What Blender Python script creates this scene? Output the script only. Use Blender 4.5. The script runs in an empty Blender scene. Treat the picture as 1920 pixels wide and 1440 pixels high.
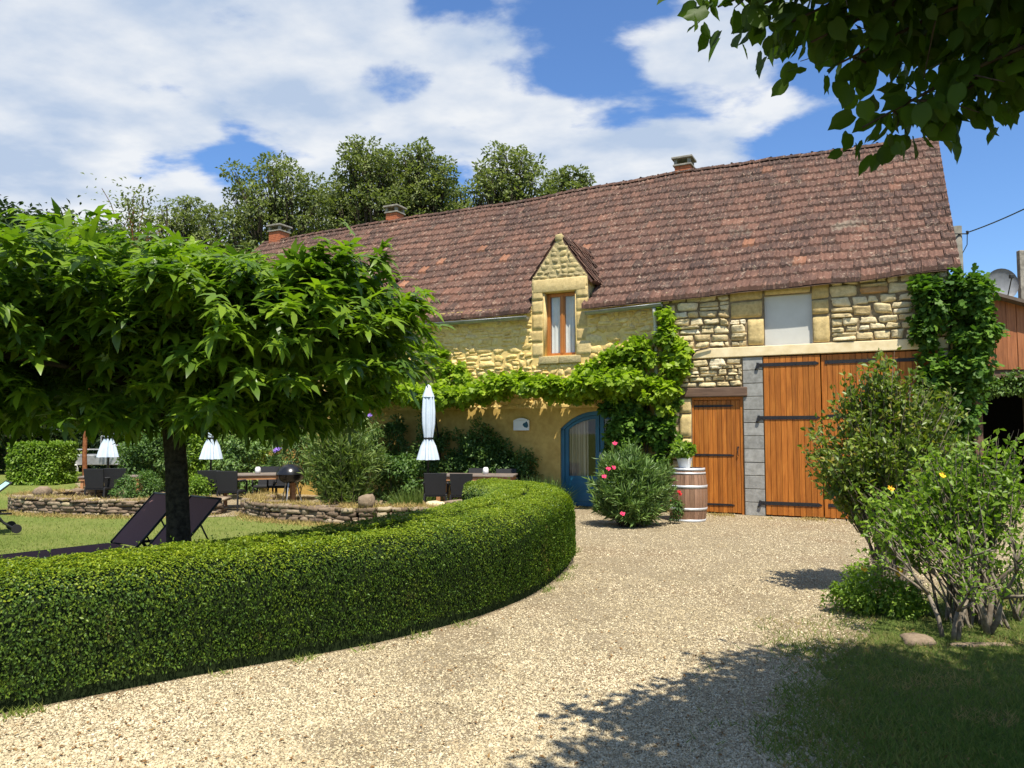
import bpy, bmesh, math, random
import numpy as np
from mathutils import Vector, Matrix, noise
R = math.radians
rng = np.random.default_rng(7); random.seed(7)

# ------------------------------------------------------------------ camera, sky, sun, exposure
S = bpy.context.scene
cam_d = bpy.data.cameras.new('camera'); cam = bpy.data.objects.new('camera', cam_d)
S.collection.objects.link(cam); S.camera = cam
cam_d.sensor_width = 36; cam_d.lens = 27.06; cam_d.clip_start = .05; cam_d.clip_end = 3000
cam.location = (0, 0, 1.6); cam.rotation_euler = (R(90 + 3.53), 0, 0)
SUN = Vector((.27 * .438, -.963 * .438, .899)).normalized()      # towards the sun
SUN_EL = math.asin(SUN.z); SUN_AZ = math.atan2(SUN.x, SUN.y)
sd = bpy.data.lights.new('sun', 'SUN'); sd.energy = 5.0; sd.angle = R(.5); sd.color = (1, .94, .82)
so = bpy.data.objects.new('sun', sd); S.collection.objects.link(so)
so.rotation_euler = SUN.to_track_quat('Z', 'Y').to_euler(); so.location = (3, -6, 20)
S.view_settings.view_transform = 'Standard'; S.view_settings.look = 'None'
S.view_settings.exposure = 0.66; S.view_settings.gamma = 1

W = bpy.data.worlds.new('World'); S.world = W; W.use_nodes = True
def sky_world():
    nt = W.node_tree; N = nt.nodes; L = nt.links; N.clear()
    out = N.new('ShaderNodeOutputWorld'); bg = N.new('ShaderNodeBackground'); bg.inputs[1].default_value = .1
    sky = N.new('ShaderNodeTexSky'); sky.sky_type = 'NISHITA'; sky.sun_disc = False
    sky.sun_elevation = SUN_EL; sky.sun_rotation = SUN_AZ
    sky.air_density = 1.15; sky.dust_density = .3; sky.ozone_density = 3.0; sky.altitude = 200
    tc = N.new('ShaderNodeTexCoord'); 
    sep = N.new('ShaderNodeSeparateXYZ'); L.new(tc.outputs['Generated'], sep.inputs[0])
    def m(op, a, b=None, c=None):
        n = N.new('ShaderNodeMath'); n.operation = op
        for i, v in enumerate((a, b, c)):
            if v is None: continue
            if isinstance(v, (int, float)): n.inputs[i].default_value = v
            else: L.new(v, n.inputs[i])
        return n.outputs[0]
    z = m('ADD', m('MAXIMUM', sep.outputs[2], 0), .16)
    comb = N.new('ShaderNodeCombineXYZ')
    L.new(m('DIVIDE', sep.outputs[0], z), comb.inputs[0]); L.new(m('DIVIDE', sep.outputs[1], z), comb.inputs[1])
    mp = N.new('ShaderNodeMapping'); L.new(comb.outputs[0], mp.inputs[0])
    mp.inputs['Rotation'].default_value = (0, 0, R(20)); mp.inputs['Scale'].default_value = (1, 1.2, 1)
    n1 = N.new('ShaderNodeTexNoise'); L.new(mp.outputs[0], n1.inputs[0]); n1.inputs['Scale'].default_value = 2.3
    n1.inputs['Detail'].default_value = 11; n1.inputs['Roughness'].default_value = .55; n1.inputs['Distortion'].default_value = .15
    # broad regions of cloud and of clear sky, as directions
    def lobe(px, py, k):
        a = (px - 960) / 1443; v = (809 - py) / 1443
        d = Vector((a, 1, v)).normalized()
        dt = N.new('ShaderNodeVectorMath'); dt.operation = 'DOT_PRODUCT'
        nz = N.new('ShaderNodeVectorMath'); nz.operation = 'NORMALIZE'; L.new(tc.outputs['Generated'], nz.inputs[0])
        L.new(nz.outputs[0], dt.inputs[0]); dt.inputs[1].default_value = d
        return m('POWER', m('MAXIMUM', dt.outputs['Value'], 0), k)
    cov = m('ADD', n1.outputs[0], -.02)
    for px, py, k, amp in CLOUD_LOBES:
        cov = m('ADD', cov, m('MULTIPLY', lobe(px, py, k), amp))
    mr = N.new('ShaderNodeMapRange'); mr.interpolation_type = 'SMOOTHSTEP'; L.new(cov, mr.inputs[0])
    mr.inputs[1].default_value = .46; mr.inputs[2].default_value = .58; mr.inputs[4].default_value = .95
    # cloud brightness: thicker is whiter, with soft grey undersides
    n2 = N.new('ShaderNodeTexNoise'); L.new(mp.outputs[0], n2.inputs[0]); n2.inputs['Scale'].default_value = 3.4
    n2.inputs['Detail'].default_value = 9; n2.inputs['Roughness'].default_value = .52
    rp = N.new('ShaderNodeValToRGB'); L.new(n2.outputs[0], rp.inputs[0])
    e = rp.color_ramp.elements; e[0].position = .37; e[0].color = (3.2, 3.9, 5.0, 1); e[1].position = .63; e[1].color = (5.7, 5.85, 6.0, 1)
    mx = N.new('ShaderNodeMixRGB'); L.new(mr.outputs[0], mx.inputs[0])
    hs = N.new('ShaderNodeMixRGB'); hs.blend_type = 'MULTIPLY'; hs.inputs[0].default_value = 1; hs.inputs[2].default_value = SKY_TINT
    L.new(sky.outputs[0], hs.inputs[1])
    L.new(hs.outputs[0], mx.inputs[1]); L.new(rp.outputs[0], mx.inputs[2])
    L.new(mx.outputs[0], bg.inputs[0]); L.new(bg.outputs[0], out.inputs[0])
SKY_TINT = (.66, .86, 1.12, 1)
CLOUD_LOBES = [(150, 150, 9, .19), (1250, 210, 50, .25), (900, 200, 60, .10), (1700, 420, 14, -.30), (860, 10, 200, -.22), (1120, 70, 260, -.26), (440, 290, 1500, -.30),
               (850, 320, 900, -.20), (720, 150, 900, -.1), (1500, 190, 120, .12), (1000, 300, 200, .1), (1900, 150, 60, -.1)]
sky_world()

# ------------------------------------------------------------------ helpers
COL = S.collection
def tag(o, label=None, cat=None, group=None, kind=None):
    if label: o['label'] = label
    if cat: o['category'] = cat
    if group: o['group'] = group
    if kind: o['kind'] = kind
    return o
def empty(name, loc=(0, 0, 0), rz=0, label=None, cat=None, group=None, parent=None):
    o = bpy.data.objects.new(name, None); COL.objects.link(o); o.location = loc; o.rotation_euler = (0, 0, rz)
    o.empty_display_size = .1
    if parent: o.parent = parent
    return tag(o, label, cat, group)
def copy_tree(o, parent=None):
    c = o.copy(); COL.objects.link(c)
    if parent: c.parent = parent
    for ch in list(o.children): copy_tree(ch, c)
    return c
def link(name, me, mat, parent=None, smooth=False):
    if mat: me.materials.append(mat)
    if smooth: me.polygons.foreach_set('use_smooth', np.ones(len(me.polygons), bool))
    o = bpy.data.objects.new(name, me); COL.objects.link(o)
    if parent: o.parent = parent
    return o
def npmesh(name, V, F, mat, parent=None, smooth=False):
    """V (n,3), F (m,k) arrays"""
    me = bpy.data.meshes.new(name); V = np.asarray(V, np.float32); F = np.asarray(F, np.int32); k = F.shape[1]
    me.vertices.add(len(V)); me.vertices.foreach_set('co', V.ravel())
    me.loops.add(F.size); me.loops.foreach_set('vertex_index', F.ravel())
    me.polygons.add(len(F)); me.polygons.foreach_set('loop_start', np.arange(len(F), dtype=np.int32) * k)
    me.update(calc_edges=True)
    return link(name, me, mat, parent, smooth)
class MB:
    def __init__(s): s.v = []; s.f = []
    def add(s, V, F):
        b = len(s.v); s.v += [tuple(p) for p in V]; s.f += [tuple(i + b for i in f) for f in F]
        return s
    def box(s, x0, x1, y0, y1, z0, z1, M=None, bev=0):
        if bev:
            e = bev; V = []
            bm = bmesh.new(); bmesh.ops.create_cube(bm, size=1)
            for v in bm.verts: v.co = ((x0 + x1) / 2 + v.co.x * (x1 - x0), (y0 + y1) / 2 + v.co.y * (y1 - y0), (z0 + z1) / 2 + v.co.z * (z1 - z0))
            bmesh.ops.bevel(bm, geom=bm.edges[:], offset=e, segments=2, affect='EDGES', profile=.5)
            V = [v.co.copy() for v in bm.verts]; F = [[v.index for v in f.verts] for f in bm.faces]; bm.free()
        else:
            V = [Vector(p) for p in ((x0, y0, z0), (x1, y0, z0), (x1, y1, z0), (x0, y1, z0), (x0, y0, z1), (x1, y0, z1), (x1, y1, z1), (x0, y1, z1))]
            F = [(3, 2, 1, 0), (4, 5, 6, 7), (0, 1, 5, 4), (1, 2, 6, 5), (2, 3, 7, 6), (3, 0, 4, 7)]
        if M is not None: V = [M @ p for p in V]
        return s.add(V, F)
    def tube(s, pts, rad, seg=8, cap=True):
        pts = [Vector(p) for p in pts]; n = len(pts)
        if not hasattr(rad, '__len__'): rad = [rad] * n
        V = []; F = []; up = None
        for i, p in enumerate(pts):
            t = (pts[min(i + 1, n - 1)] - pts[max(i - 1, 0)]).normalized()
            if up is None: up = t.orthogonal().normalized()
            up = (up - t * up.dot(t))
            if up.length < 1e-5: up = t.orthogonal()
            up.normalize(); b = t.cross(up)
            for k in range(seg):
                a = 2 * math.pi * k / seg; V.append(p + (up * math.cos(a) + b * math.sin(a)) * rad[i])
        for i in range(n - 1):
            for k in range(seg):
                k2 = (k + 1) % seg; F.append((i * seg + k, i * seg + k2, (i + 1) * seg + k2, (i + 1) * seg + k))
        if cap: F.append(tuple(range(seg - 1, -1, -1))); F.append(tuple((n - 1) * seg + k for k in range(seg)))
        return s.add(V, F)
    def lathe(s, prof, c=(0, 0, 0), seg=24, mod=None, cap=True):
        V = []; F = []; n = len(prof)
        for i, (r, z) in enumerate(prof):
            for k in range(seg):
                a = 2 * math.pi * k / seg; q = r * (mod(i, a) if mod else 1)
                V.append((c[0] + q * math.cos(a), c[1] + q * math.sin(a), c[2] + z))
        for i in range(n - 1):
            for k in range(seg):
                k2 = (k + 1) % seg; F.append((i * seg + k, i * seg + k2, (i + 1) * seg + k2, (i + 1) * seg + k))
        if cap: F.append(tuple(range(seg - 1, -1, -1))); F.append(tuple((n - 1) * seg + k for k in range(seg)))
        return s.add(V, F)
    def prism(s, poly, y0, y1, M=None):
        """polygon in x,z (ccw seen from -y) extruded y0..y1"""
        n = len(poly); V = [Vector((x, y0, z)) for x, z in poly] + [Vector((x, y1, z)) for x, z in poly]
        if M is not None: V = [M @ p for p in V]
        F = [tuple(range(n)), tuple(range(2 * n - 1, n - 1, -1))] + [((i + 1) % n, i, i + n, (i + 1) % n + n) for i in range(n)]
        return s.add(V, F)
    def build(s, name, mat, parent=None, smooth=False):
        me = bpy.data.meshes.new(name); me.from_pydata(s.v, [], s.f); me.update()
        return link(name, me, mat, parent, smooth)

# ------------------------------------------------------------------ materials
MATS = {}
def newmat(name):
    m = bpy.data.materials.new(name); m.use_nodes = True; nt = m.node_tree
    b = nt.nodes['Principled BSDF']; MATS[name] = m
    return m, nt.nodes, nt.links, b
def ramp(N, L, src, stops):
    r = N.new('ShaderNodeValToRGB'); L.new(src, r.inputs[0]); e = r.color_ramp.elements
    while len(e) < len(stops): e.new(.5)
    for q, (p, c) in zip(e, stops): q.position = p; q.color = (*c, 1)
    return r.outputs[0]
def tex(N, L, kind, scale, co='Object', detail=5, rough=.6, sc=None, feature=None):
    tc = N.new('ShaderNodeTexCoord'); t = N.new('ShaderNodeTex' + kind)
    if sc:
        mp = N.new('ShaderNodeMapping'); mp.inputs['Scale'].default_value = sc; L.new(tc.outputs[co], mp.inputs[0]); L.new(mp.outputs[0], t.inputs[0])
    else: L.new(tc.outputs[co], t.inputs[0])
    t.inputs['Scale'].default_value = scale
    if kind == 'Noise': t.inputs['Detail'].default_value = detail; t.inputs['Roughness'].default_value = rough
    if feature: t.feature = feature
    return t
def mix(N, L, fac, a, b, mode='MIX'):
    m = N.new('ShaderNodeMixRGB'); m.blend_type = mode
    for i, v in enumerate((fac, a, b)):
        if isinstance(v, (int, float)): m.inputs[i].default_value = v
        elif isinstance(v, tuple): m.inputs[i].default_value = (*v[:3], 1)
        else: L.new(v, m.inputs[i])
    return m.outputs[0]
def bump(N, L, b, h, strength, dist):
    n = N.new('ShaderNodeBump'); n.inputs['Strength'].default_value = strength; n.inputs['Distance'].default_value = dist
    L.new(h, n.inputs['Height']); L.new(n.outputs[0], b.inputs['Normal'])
def mrange(N, L, src, a, b, c=0., d=1.):
    m = N.new('ShaderNodeMapRange'); L.new(src, m.inputs[0])
    for i, v in enumerate((a, b, c, d)): m.inputs[i + 1].default_value = v
    return m.outputs[0]
def plain(name, c, rough=.6, metal=0, c2=None, scale=8, bmp=0, island=0, spec=.4, sc=None, bdist=.01):
    m, N, L, b = newmat(name)
    b.inputs['Roughness'].default_value = rough; b.inputs['Metallic'].default_value = metal; b.inputs['Specular IOR Level'].default_value = spec
    c2 = c2 or tuple(x * .75 for x in c)
    t = tex(N, L, 'Noise', scale, sc=sc); col = ramp(N, L, t.outputs[0], [(.35, c2), (.65, c)])
    if island:
        g = N.new('ShaderNodeNewGeometry'); v = ramp(N, L, g.outputs['Random Per Island'], [(0, (1 - island,) * 3), (1, (1 + island * .6,) * 3)])
        col = mix(N, L, 1, col, v, 'MULTIPLY')
    L.new(col, b.inputs['Base Color'])
    if bmp: bump(N, L, b, t.outputs[0], bmp, bdist)
    return m
def leafmat(name, stops, trans=.35, rough=.45, spec=.35, clump=1.2, tr=None, patch=None):
    m, N, L, b = newmat(name); out = N['Material Output']
    g = N.new('ShaderNodeNewGeometry'); t = tex(N, L, 'Noise', clump, detail=2)
    a = N.new('ShaderNodeMath'); a.operation = 'MULTIPLY_ADD'; L.new(g.outputs['Random Per Island'], a.inputs[0]); a.inputs[1].default_value = .7
    L.new(mrange(N, L, t.outputs[0], .3, .7, 0, .3), a.inputs[2])
    col = ramp(N, L, a.outputs[0], stops)
    if patch:
        t2 = tex(N, L, 'Noise', 2.1, detail=4, rough=.65); a2 = N.new('ShaderNodeMath'); a2.operation = 'MULTIPLY'; L.new(mrange(N, L, t2.outputs[0], .62, .72, 0, 1), a2.inputs[0]); L.new(mrange(N, L, g.outputs['Random Per Island'], .35, .45, 1, 0), a2.inputs[1]); col = mix(N, L, a2.outputs[0], col, patch)
    L.new(col, b.inputs['Base Color'])
    b.inputs['Roughness'].default_value = rough; b.inputs['Specular IOR Level'].default_value = spec
    tb = N.new('ShaderNodeBsdfTranslucent'); L.new(mix(N, L, 1, col, tr or (1.5, 1.7, .6), 'MULTIPLY'), tb.inputs[0])
    ms = N.new('ShaderNodeMixShader'); ms.inputs[0].default_value = trans
    L.new(b.outputs[0], ms.inputs[1]); L.new(tb.outputs[0], ms.inputs[2]); L.new(ms.outputs[0], out.inputs[0])
    return m

def gravel_mat():
    m, N, L, b = newmat('gravel')
    v = tex(N, L, 'Voronoi', 90); v.inputs['Randomness'].default_value = 1
    ve = tex(N, L, 'Voronoi', 90, feature='DISTANCE_TO_EDGE')
    sep = N.new('ShaderNodeSeparateColor'); L.new(v.outputs['Color'], sep.inputs[0])
    stone = ramp(N, L, sep.outputs[0], [(0, (.26, .20, .12)), (.3, (.40, .315, .19)), (.7, (.50, .41, .265)), (1, (.60, .52, .37))])
    gap = mrange(N, L, ve.outputs[0], 0, .09)
    c = mix(N, L, gap, (.26, .20, .12), stone)
    big = tex(N, L, 'Noise', .55, detail=6, rough=.65); f = mrange(N, L, big.outputs[0], .5, .72, 0, .55)
    c = mix(N, L, f, c, (.30, .19, .105))
    n3 = tex(N, L, 'Noise', 3.2, detail=4); c = mix(N, L, 1, c, ramp(N, L, n3.outputs[0], [(.3, (.86, .84, .80)), (.7, (1.05, 1.05, 1.05))]), 'MULTIPLY')
    L.new(c, b.inputs['Base Color']); b.inputs['Roughness'].default_value = .9; b.inputs['Specular IOR Level'].default_value = .2
    h = mrange(N, L, ve.outputs[0], 0, .3); bump(N, L, b, h, 1, .008)
    return m
def lawn_mat(name, a, bb, dry, dryamt=.5, sc=2.2):
    m, N, L, b = newmat(name)
    t = tex(N, L, 'Noise', 60, detail=4, rough=.8, sc=(1, .5, 1)); c = ramp(N, L, t.outputs[0], [(.3, a), (.7, bb)])
    d = tex(N, L, 'Noise', sc, detail=6, rough=.7); c = mix(N, L, mrange(N, L, d.outputs[0], .45, .7, 0, dryamt), c, dry)
    L.new(c, b.inputs['Base Color']); b.inputs['Roughness'].default_value = .95; b.inputs['Specular IOR Level'].default_value = .1
    bump(N, L, b, t.outputs[0], 1, .03)
    return m
def stone_mat(name, stops, stain=(.16, .14, .10), stainamt=.5, bm=.6, big=0):
    m, N, L, b = newmat(name)
    g = N.new('ShaderNodeNewGeometry'); c = ramp(N, L, g.outputs['Random Per Island'], stops)
    t = tex(N, L, 'Noise', 14, detail=8, rough=.7); c = mix(N, L, 1, c, ramp(N, L, t.outputs[0], [(.3, (.68, .66, .62)), (.65, (1.1, 1.1, 1.08))]), 'MULTIPLY')
    s = tex(N, L, 'Noise', 2.3, detail=8, rough=.75); c = mix(N, L, mrange(N, L, s.outputs[0], .56, .72, 0, stainamt), c, stain)
    if big: b2 = tex(N, L, 'Noise', .55, detail=5, rough=.6); c = mix(N, L, 1, c, ramp(N, L, b2.outputs[0], [(.35, (.90, .87, .82)), (.60, (1.06, 1.05, 1.05))]), 'MULTIPLY')
    L.new(c, b.inputs['Base Color']); b.inputs['Roughness'].default_value = .92; b.inputs['Specular IOR Level'].default_value = .15
    bump(N, L, b, t.outputs[0], bm, .02)
    return m
def tile_mat():
    m, N, L, b = newmat('roof_tile')
    g = N.new('ShaderNodeNewGeometry')
    c = ramp(N, L, g.outputs['Random Per Island'], [(0, (.060, .038, .030)), (.4, (.078, .046, .036)), (.8, (.098, .054, .040)), (.985, (.125, .066, .047)), (.999, (.26, .12, .065))])
    big = tex(N, L, 'Noise', .5, detail=5, rough=.6); c = mix(N, L, 1, c, ramp(N, L, big.outputs[0], [(.35, (.74, .74, .76)), (.65, (1.3, 1.2, 1.12))]), 'MULTIPLY')
    li = tex(N, L, 'Noise', 7, detail=10, rough=.85); c = mix(N, L, mrange(N, L, li.outputs[0], .565, .61, 0, .85), c, (.40, .31, .23))
    st = tex(N, L, 'Noise', 6, detail=6, rough=.8, sc=(4, .7, .7)); c = mix(N, L, mrange(N, L, st.outputs[0], .52, .64, 0, .7), c, (.27, .145, .10))
    dk = tex(N, L, 'Noise', 4, detail=6, rough=.7); c = mix(N, L, mrange(N, L, dk.outputs[0], .55, .75, 0, .6), c, (.045, .035, .033))
    L.new(c, b.inputs['Base Color']); b.inputs['Roughness'].default_value = .85; b.inputs['Specular IOR Level'].default_value = .25
    p2 = tex(N, L, 'Noise', 1.1, detail=8, rough=.75); c = mix(N, L, mrange(N, L, p2.outputs[0], .60, .68, 0, .55), c, (.23, .20, .15)); L.new(c, b.inputs['Base Color']); bump(N, L, b, li.outputs[0], .5, .01)
    return m
def wood_mat(name, a, bb, dark, sc=(9, 9, .6), rough=.5, isl=.22):
    m, N, L, b = newmat(name)
    t = tex(N, L, 'Noise', 3, detail=6, rough=.65, sc=sc); c = ramp(N, L, t.outputs[0], [(.25, dark), (.5, a), (.75, bb)])
    g = N.new('ShaderNodeNewGeometry'); v = ramp(N, L, g.outputs['Random Per Island'], [(0, (1 - isl,) * 3), (1, (1 + isl * .7, 1 + isl * .7, 1 + isl))]); c = mix(N, L, 1, c, v, 'MULTIPLY')
    s = tex(N, L, 'Noise', 1.6, detail=5, sc=(1.5, 1, .7)); c = mix(N, L, mrange(N, L, s.outputs[0], .55, .75, 0, .5), c, dark)
    w = tex(N, L, 'Noise', 2.2, detail=8, rough=.8, sc=(5, 1, .8)); c = mix(N, L, mrange(N, L, w.outputs[0], .60, .72, 0, .35), c, (.30, .19, .12))
    L.new(c, b.inputs['Base Color']); b.inputs['Roughness'].default_value = rough; b.inputs['Specular IOR Level'].default_value = .3
    bump(N, L, b, t.outputs[0], .25, .004)
    return m
M_gravel = gravel_mat()
M_peb = stone_mat('pebble', [(0, (.30, .245, .15)), (.2, (.44, .37, .24)), (.7, (.55, .475, .32)), (1, (.65, .58, .43))], stain=(.34, .235, .13), stainamt=.6, bm=.1, big=1)
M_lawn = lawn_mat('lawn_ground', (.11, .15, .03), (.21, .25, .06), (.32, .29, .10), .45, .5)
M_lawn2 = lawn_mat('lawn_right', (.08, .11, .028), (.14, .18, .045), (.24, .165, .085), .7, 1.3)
M_mortar = plain('yellow_mortar', (.78, .57, .23), .95, c2=(.66, .47, .17), scale=12, bmp=.6, spec=.1)
M_mortar2 = plain('grey_mortar', (.28, .215, .13), .95, c2=(.15, .115, .07), scale=12, bmp=.6, spec=.1)
M_rubble = stone_mat('yellow_rubble', [(0, (.70, .49, .18)), (.5, (.78, .57, .23)), (.9, (.84, .65, .30)), (1, (.68, .52, .28))], stain=(.52, .37, .17), stainamt=.35, bm=.9)
M_stone = stone_mat('limestone', [(0, (.52, .39, .20)), (.3, (.65, .53, .31)), (.7, (.74, .62, .40)), (.92, (.80, .70, .51)), (1, (.50, .28, .12))], stain=(.34, .27, .17), stainamt=.4, bm=.8)
M_ashlar = stone_mat('dressed_stone', [(0, (.56, .41, .18)), (.5, (.62, .47, .22)), (1, (.68, .52, .26))], stain=(.36, .30, .18), stainamt=.4, bm=.4)
M_gable = stone_mat('weathered_gable', [(0, (.36, .29, .16)), (.5, (.48, .39, .21)), (1, (.56, .44, .21))], stain=(.17, .15, .105), stainamt=.9, bm=.9)
M_rock = stone_mat('dry_wall_rock', [(0, (.13, .095, .07)), (.5, (.23, .17, .12)), (.9, (.34, .27, .19)), (1, (.46, .38, .24))], stain=(.07, .06, .04), stainamt=.75, bm=.9)
M_lintel = plain('cream_concrete', (.86, .72, .46), .9, c2=(.72, .57, .32), scale=5, bmp=.2, spec=.1)
M_block = plain('cement_block', (.36, .355, .33), .95, c2=(.24, .235, .215), scale=9, bmp=.6, island=.16, spec=.1)
M_tile = tile_mat()
M_door = wood_mat('varnished_board', (.40, .130, .018), (.53, .20, .032), (.22, .066, .010))
M_shed = wood_mat('shed_board', (.30, .11, .04), (.40, .17, .07), (.13, .05, .022), sc=(6, 6, .5))
M_beam = wood_mat('old_oak', (.14, .085, .055), (.20, .13, .085), (.07, .045, .03), sc=(.8, 9, 9), rough=.85)
M_teak = wood_mat('table_wood', (.42, .20, .085), (.50, .27, .13), (.28, .12, .05), sc=(2, 9, 9), isl=.1)
M_wframe = wood_mat('window_wood', (.40, .15, .035), (.48, .20, .055), (.26, .085, .02), rough=.4, isl=.1)
M_iron = plain('strap_iron', (.028, .028, .032), .5, .3, scale=30, bmp=.2)
M_zinc = plain('zinc', (.33, .35, .36), .4, .7, c2=(.22, .24, .26), scale=6)
M_pipe = plain('pipe', (.62, .60, .52), .5, .0, c2=(.45, .42, .34), scale=5)
M_white = plain('white_board', (.62, .61, .56), .6, c2=(.54, .53, .48), scale=2)
M_blue = plain('blue_paint', (.008, .115, .20), .4, c2=(.006, .085, .16), scale=4, spec=.5)
M_curt = plain('curtain', (.72, .72, .70), .9, c2=(.62, .62, .60), scale=5)
M_curt2 = plain('striped_curtain', (.55, .47, .36), .9, c2=(.20, .16, .12), scale=5, sc=(6, .1, .1))
M_dark = plain('bay_shade_black', (.012, .012, .012), .95, spec=0)
M_brick = plain('orange_brick', (.50, .16, .07), .85, c2=(.36, .11, .05), scale=14, bmp=.3)
M_conc = plain('weathered_concrete', (.34, .31, .26), .95, c2=(.17, .155, .13), scale=10, bmp=.5)
M_rattan = plain('rattan', (.022, .022, .024), .65, c2=(.012, .012, .013), scale=160, bmp=.8, bdist=.004)
M_fabric = plain('parasol_cloth', (.60, .68, .76), .85, c2=(.52, .60, .69), scale=6, spec=.1)
M_brown = plain('lounger_mesh', (.29, .165, .165), .75, c2=(.25, .14, .14), scale=90, spec=0)
M_mint = plain('mint_mesh', (.42, .68, .58), .75, c2=(.28, .52, .43), scale=90, spec=.2)
M_black = plain('black_enamel', (.012, .012, .013), .25, spec=.5)
M_dframe = plain('dark_frame', (.03, .03, .03), .4, .2)
M_staves = wood_mat('barrel_oak', (.26, .15, .09), (.34, .20, .125), (.14, .075, .045), sc=(9, 9, .7), rough=.6, isl=.2)
M_hoop = plain('barrel_hoop', (.62, .64, .66), .45, .35, c2=(.5, .51, .52), scale=9)
M_pot = plain('white_glaze', (.80, .80, .78), .3, c2=(.74, .74, .72), scale=3, spec=.5)
M_bark = plain('bark', (.085, .068, .05), .95, c2=(.035, .028, .02), scale=18, bmp=1, bdist=.02, spec=.1)
M_mulb = plain('mulberry_bark', (.065, .055, .038), .95, c2=(.022, .018, .013), scale=22, bmp=1, bdist=.02, spec=.1)
M_paleb = plain('pale_bark', (.26, .22, .17), .9, c2=(.12, .095, .07), scale=16, bmp=.6, spec=.1)
M_redb = plain('reddish_bark', (.24, .095, .04), .9, c2=(.13, .05, .022), scale=9, bmp=.8, spec=.1)
M_tire = plain('tyre', (.02, .02, .02), .9)
M_galv = plain('galvanised', (.5, .51, .52), .45, .6)
M_pink = plain('pink_petals', (.75, .06, .16), .7, c2=(.6, .03, .1), island=.3)
M_yel = plain('yellow_petals', (.85, .55, .03), .7, c2=(.8, .4, .02), island=.2)
M_red = plain('red_petals', (.55, .015, .02), .7, island=.3)
M_purp = plain('purple_petals', (.25, .14, .5), .8, island=.3)
M_dish = plain('dish_grey', (.25, .26, .28), .5)
G = lambda r, g, b: (r, g, b)
M_lmul = leafmat('mulberry_leaf', [(0, G(.035, .080, .012)), (.35, G(.085, .155, .014)), (.7, G(.15, .24, .016)), (1, G(.24, .34, .022))], .36, .36, .38, clump=1.1)
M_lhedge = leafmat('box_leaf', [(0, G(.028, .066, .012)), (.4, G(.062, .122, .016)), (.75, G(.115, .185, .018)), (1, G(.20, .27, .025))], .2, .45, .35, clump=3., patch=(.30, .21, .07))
M_lnew = leafmat('box_lit_new_growth', [(0, G(.08, .13, .012)), (.5, G(.17, .24, .015)), (1, G(.32, .37, .025))], .25, .45, .35, clump=3.)  # young yellow leaf, also lightened to carry the sunlit top against the front
M_lvine = leafmat('vine_leaf', [(0, G(.10, .17, .012)), (.5, G(.21, .31, .018)), (1, G(.34, .44, .03))], .42, .5, .3)
M_livy = leafmat('ivy_leaf', [(0, G(.03, .075, .014)), (.5, G(.075, .155, .02)), (1, G(.16, .27, .03))], .3, .55, .22)
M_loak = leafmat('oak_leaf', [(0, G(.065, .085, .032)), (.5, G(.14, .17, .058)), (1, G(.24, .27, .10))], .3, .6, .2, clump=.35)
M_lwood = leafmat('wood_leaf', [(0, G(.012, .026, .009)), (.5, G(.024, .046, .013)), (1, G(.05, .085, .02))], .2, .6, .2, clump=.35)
M_lole = leafmat('oleander_leaf', [(0, G(.055, .11, .028)), (.5, G(.125, .21, .05)), (1, G(.26, .36, .11))], .22, .45, .4)
M_lshr = leafmat('shrub_leaf', [(0, G(.035, .08, .02)), (.5, G(.08, .15, .03)), (1, G(.15, .23, .05))], .28, .5, .35)
M_lbam = leafmat('narrow_leaf', [(0, G(.055, .10, .02)), (.5, G(.12, .18, .035)), (1, G(.24, .29, .08))], .3, .5, .3)
M_lmyr = leafmat('myrtle_leaf', [(0, G(.05, .09, .016)), (.45, G(.12, .18, .024)), (.8, G(.21, .25, .035)), (1, G(.32, .18, .05))], .3, .42, .4, clump=2.)
M_lrose = leafmat('rose_leaf', [(0, G(.09, .155, .018)), (.5, G(.16, .26, .026)), (1, G(.28, .38, .045))], .36, .45, .35)
M_llind = leafmat('linden_leaf', [(0, G(.035, .068, .010)), (.5, G(.055, .10, .013)), (1, G(.09, .15, .02))], .42, .5, .2)
M_grass = leafmat('grass_blade', [(0, G(.10, .15, .03)), (.5, G(.18, .25, .045)), (.85, G(.27, .30, .075)), (1, G(.38, .34, .13))], .3, .7, .15, clump=.7, tr=(1.2, 1.2, .6))
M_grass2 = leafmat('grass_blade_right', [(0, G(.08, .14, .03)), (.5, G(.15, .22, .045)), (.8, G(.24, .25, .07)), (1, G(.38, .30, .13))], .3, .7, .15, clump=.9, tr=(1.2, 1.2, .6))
M_straw = leafmat('dry_straw', [(0, G(.30, .21, .08)), (.5, G(.42, .31, .12)), (1, G(.30, .30, .08))], .2, .8, .1, tr=(1, 1, .7))
M_core = plain('hedge_shade_core', (.02, .03, .012), 1, scale=20, spec=0)

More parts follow.
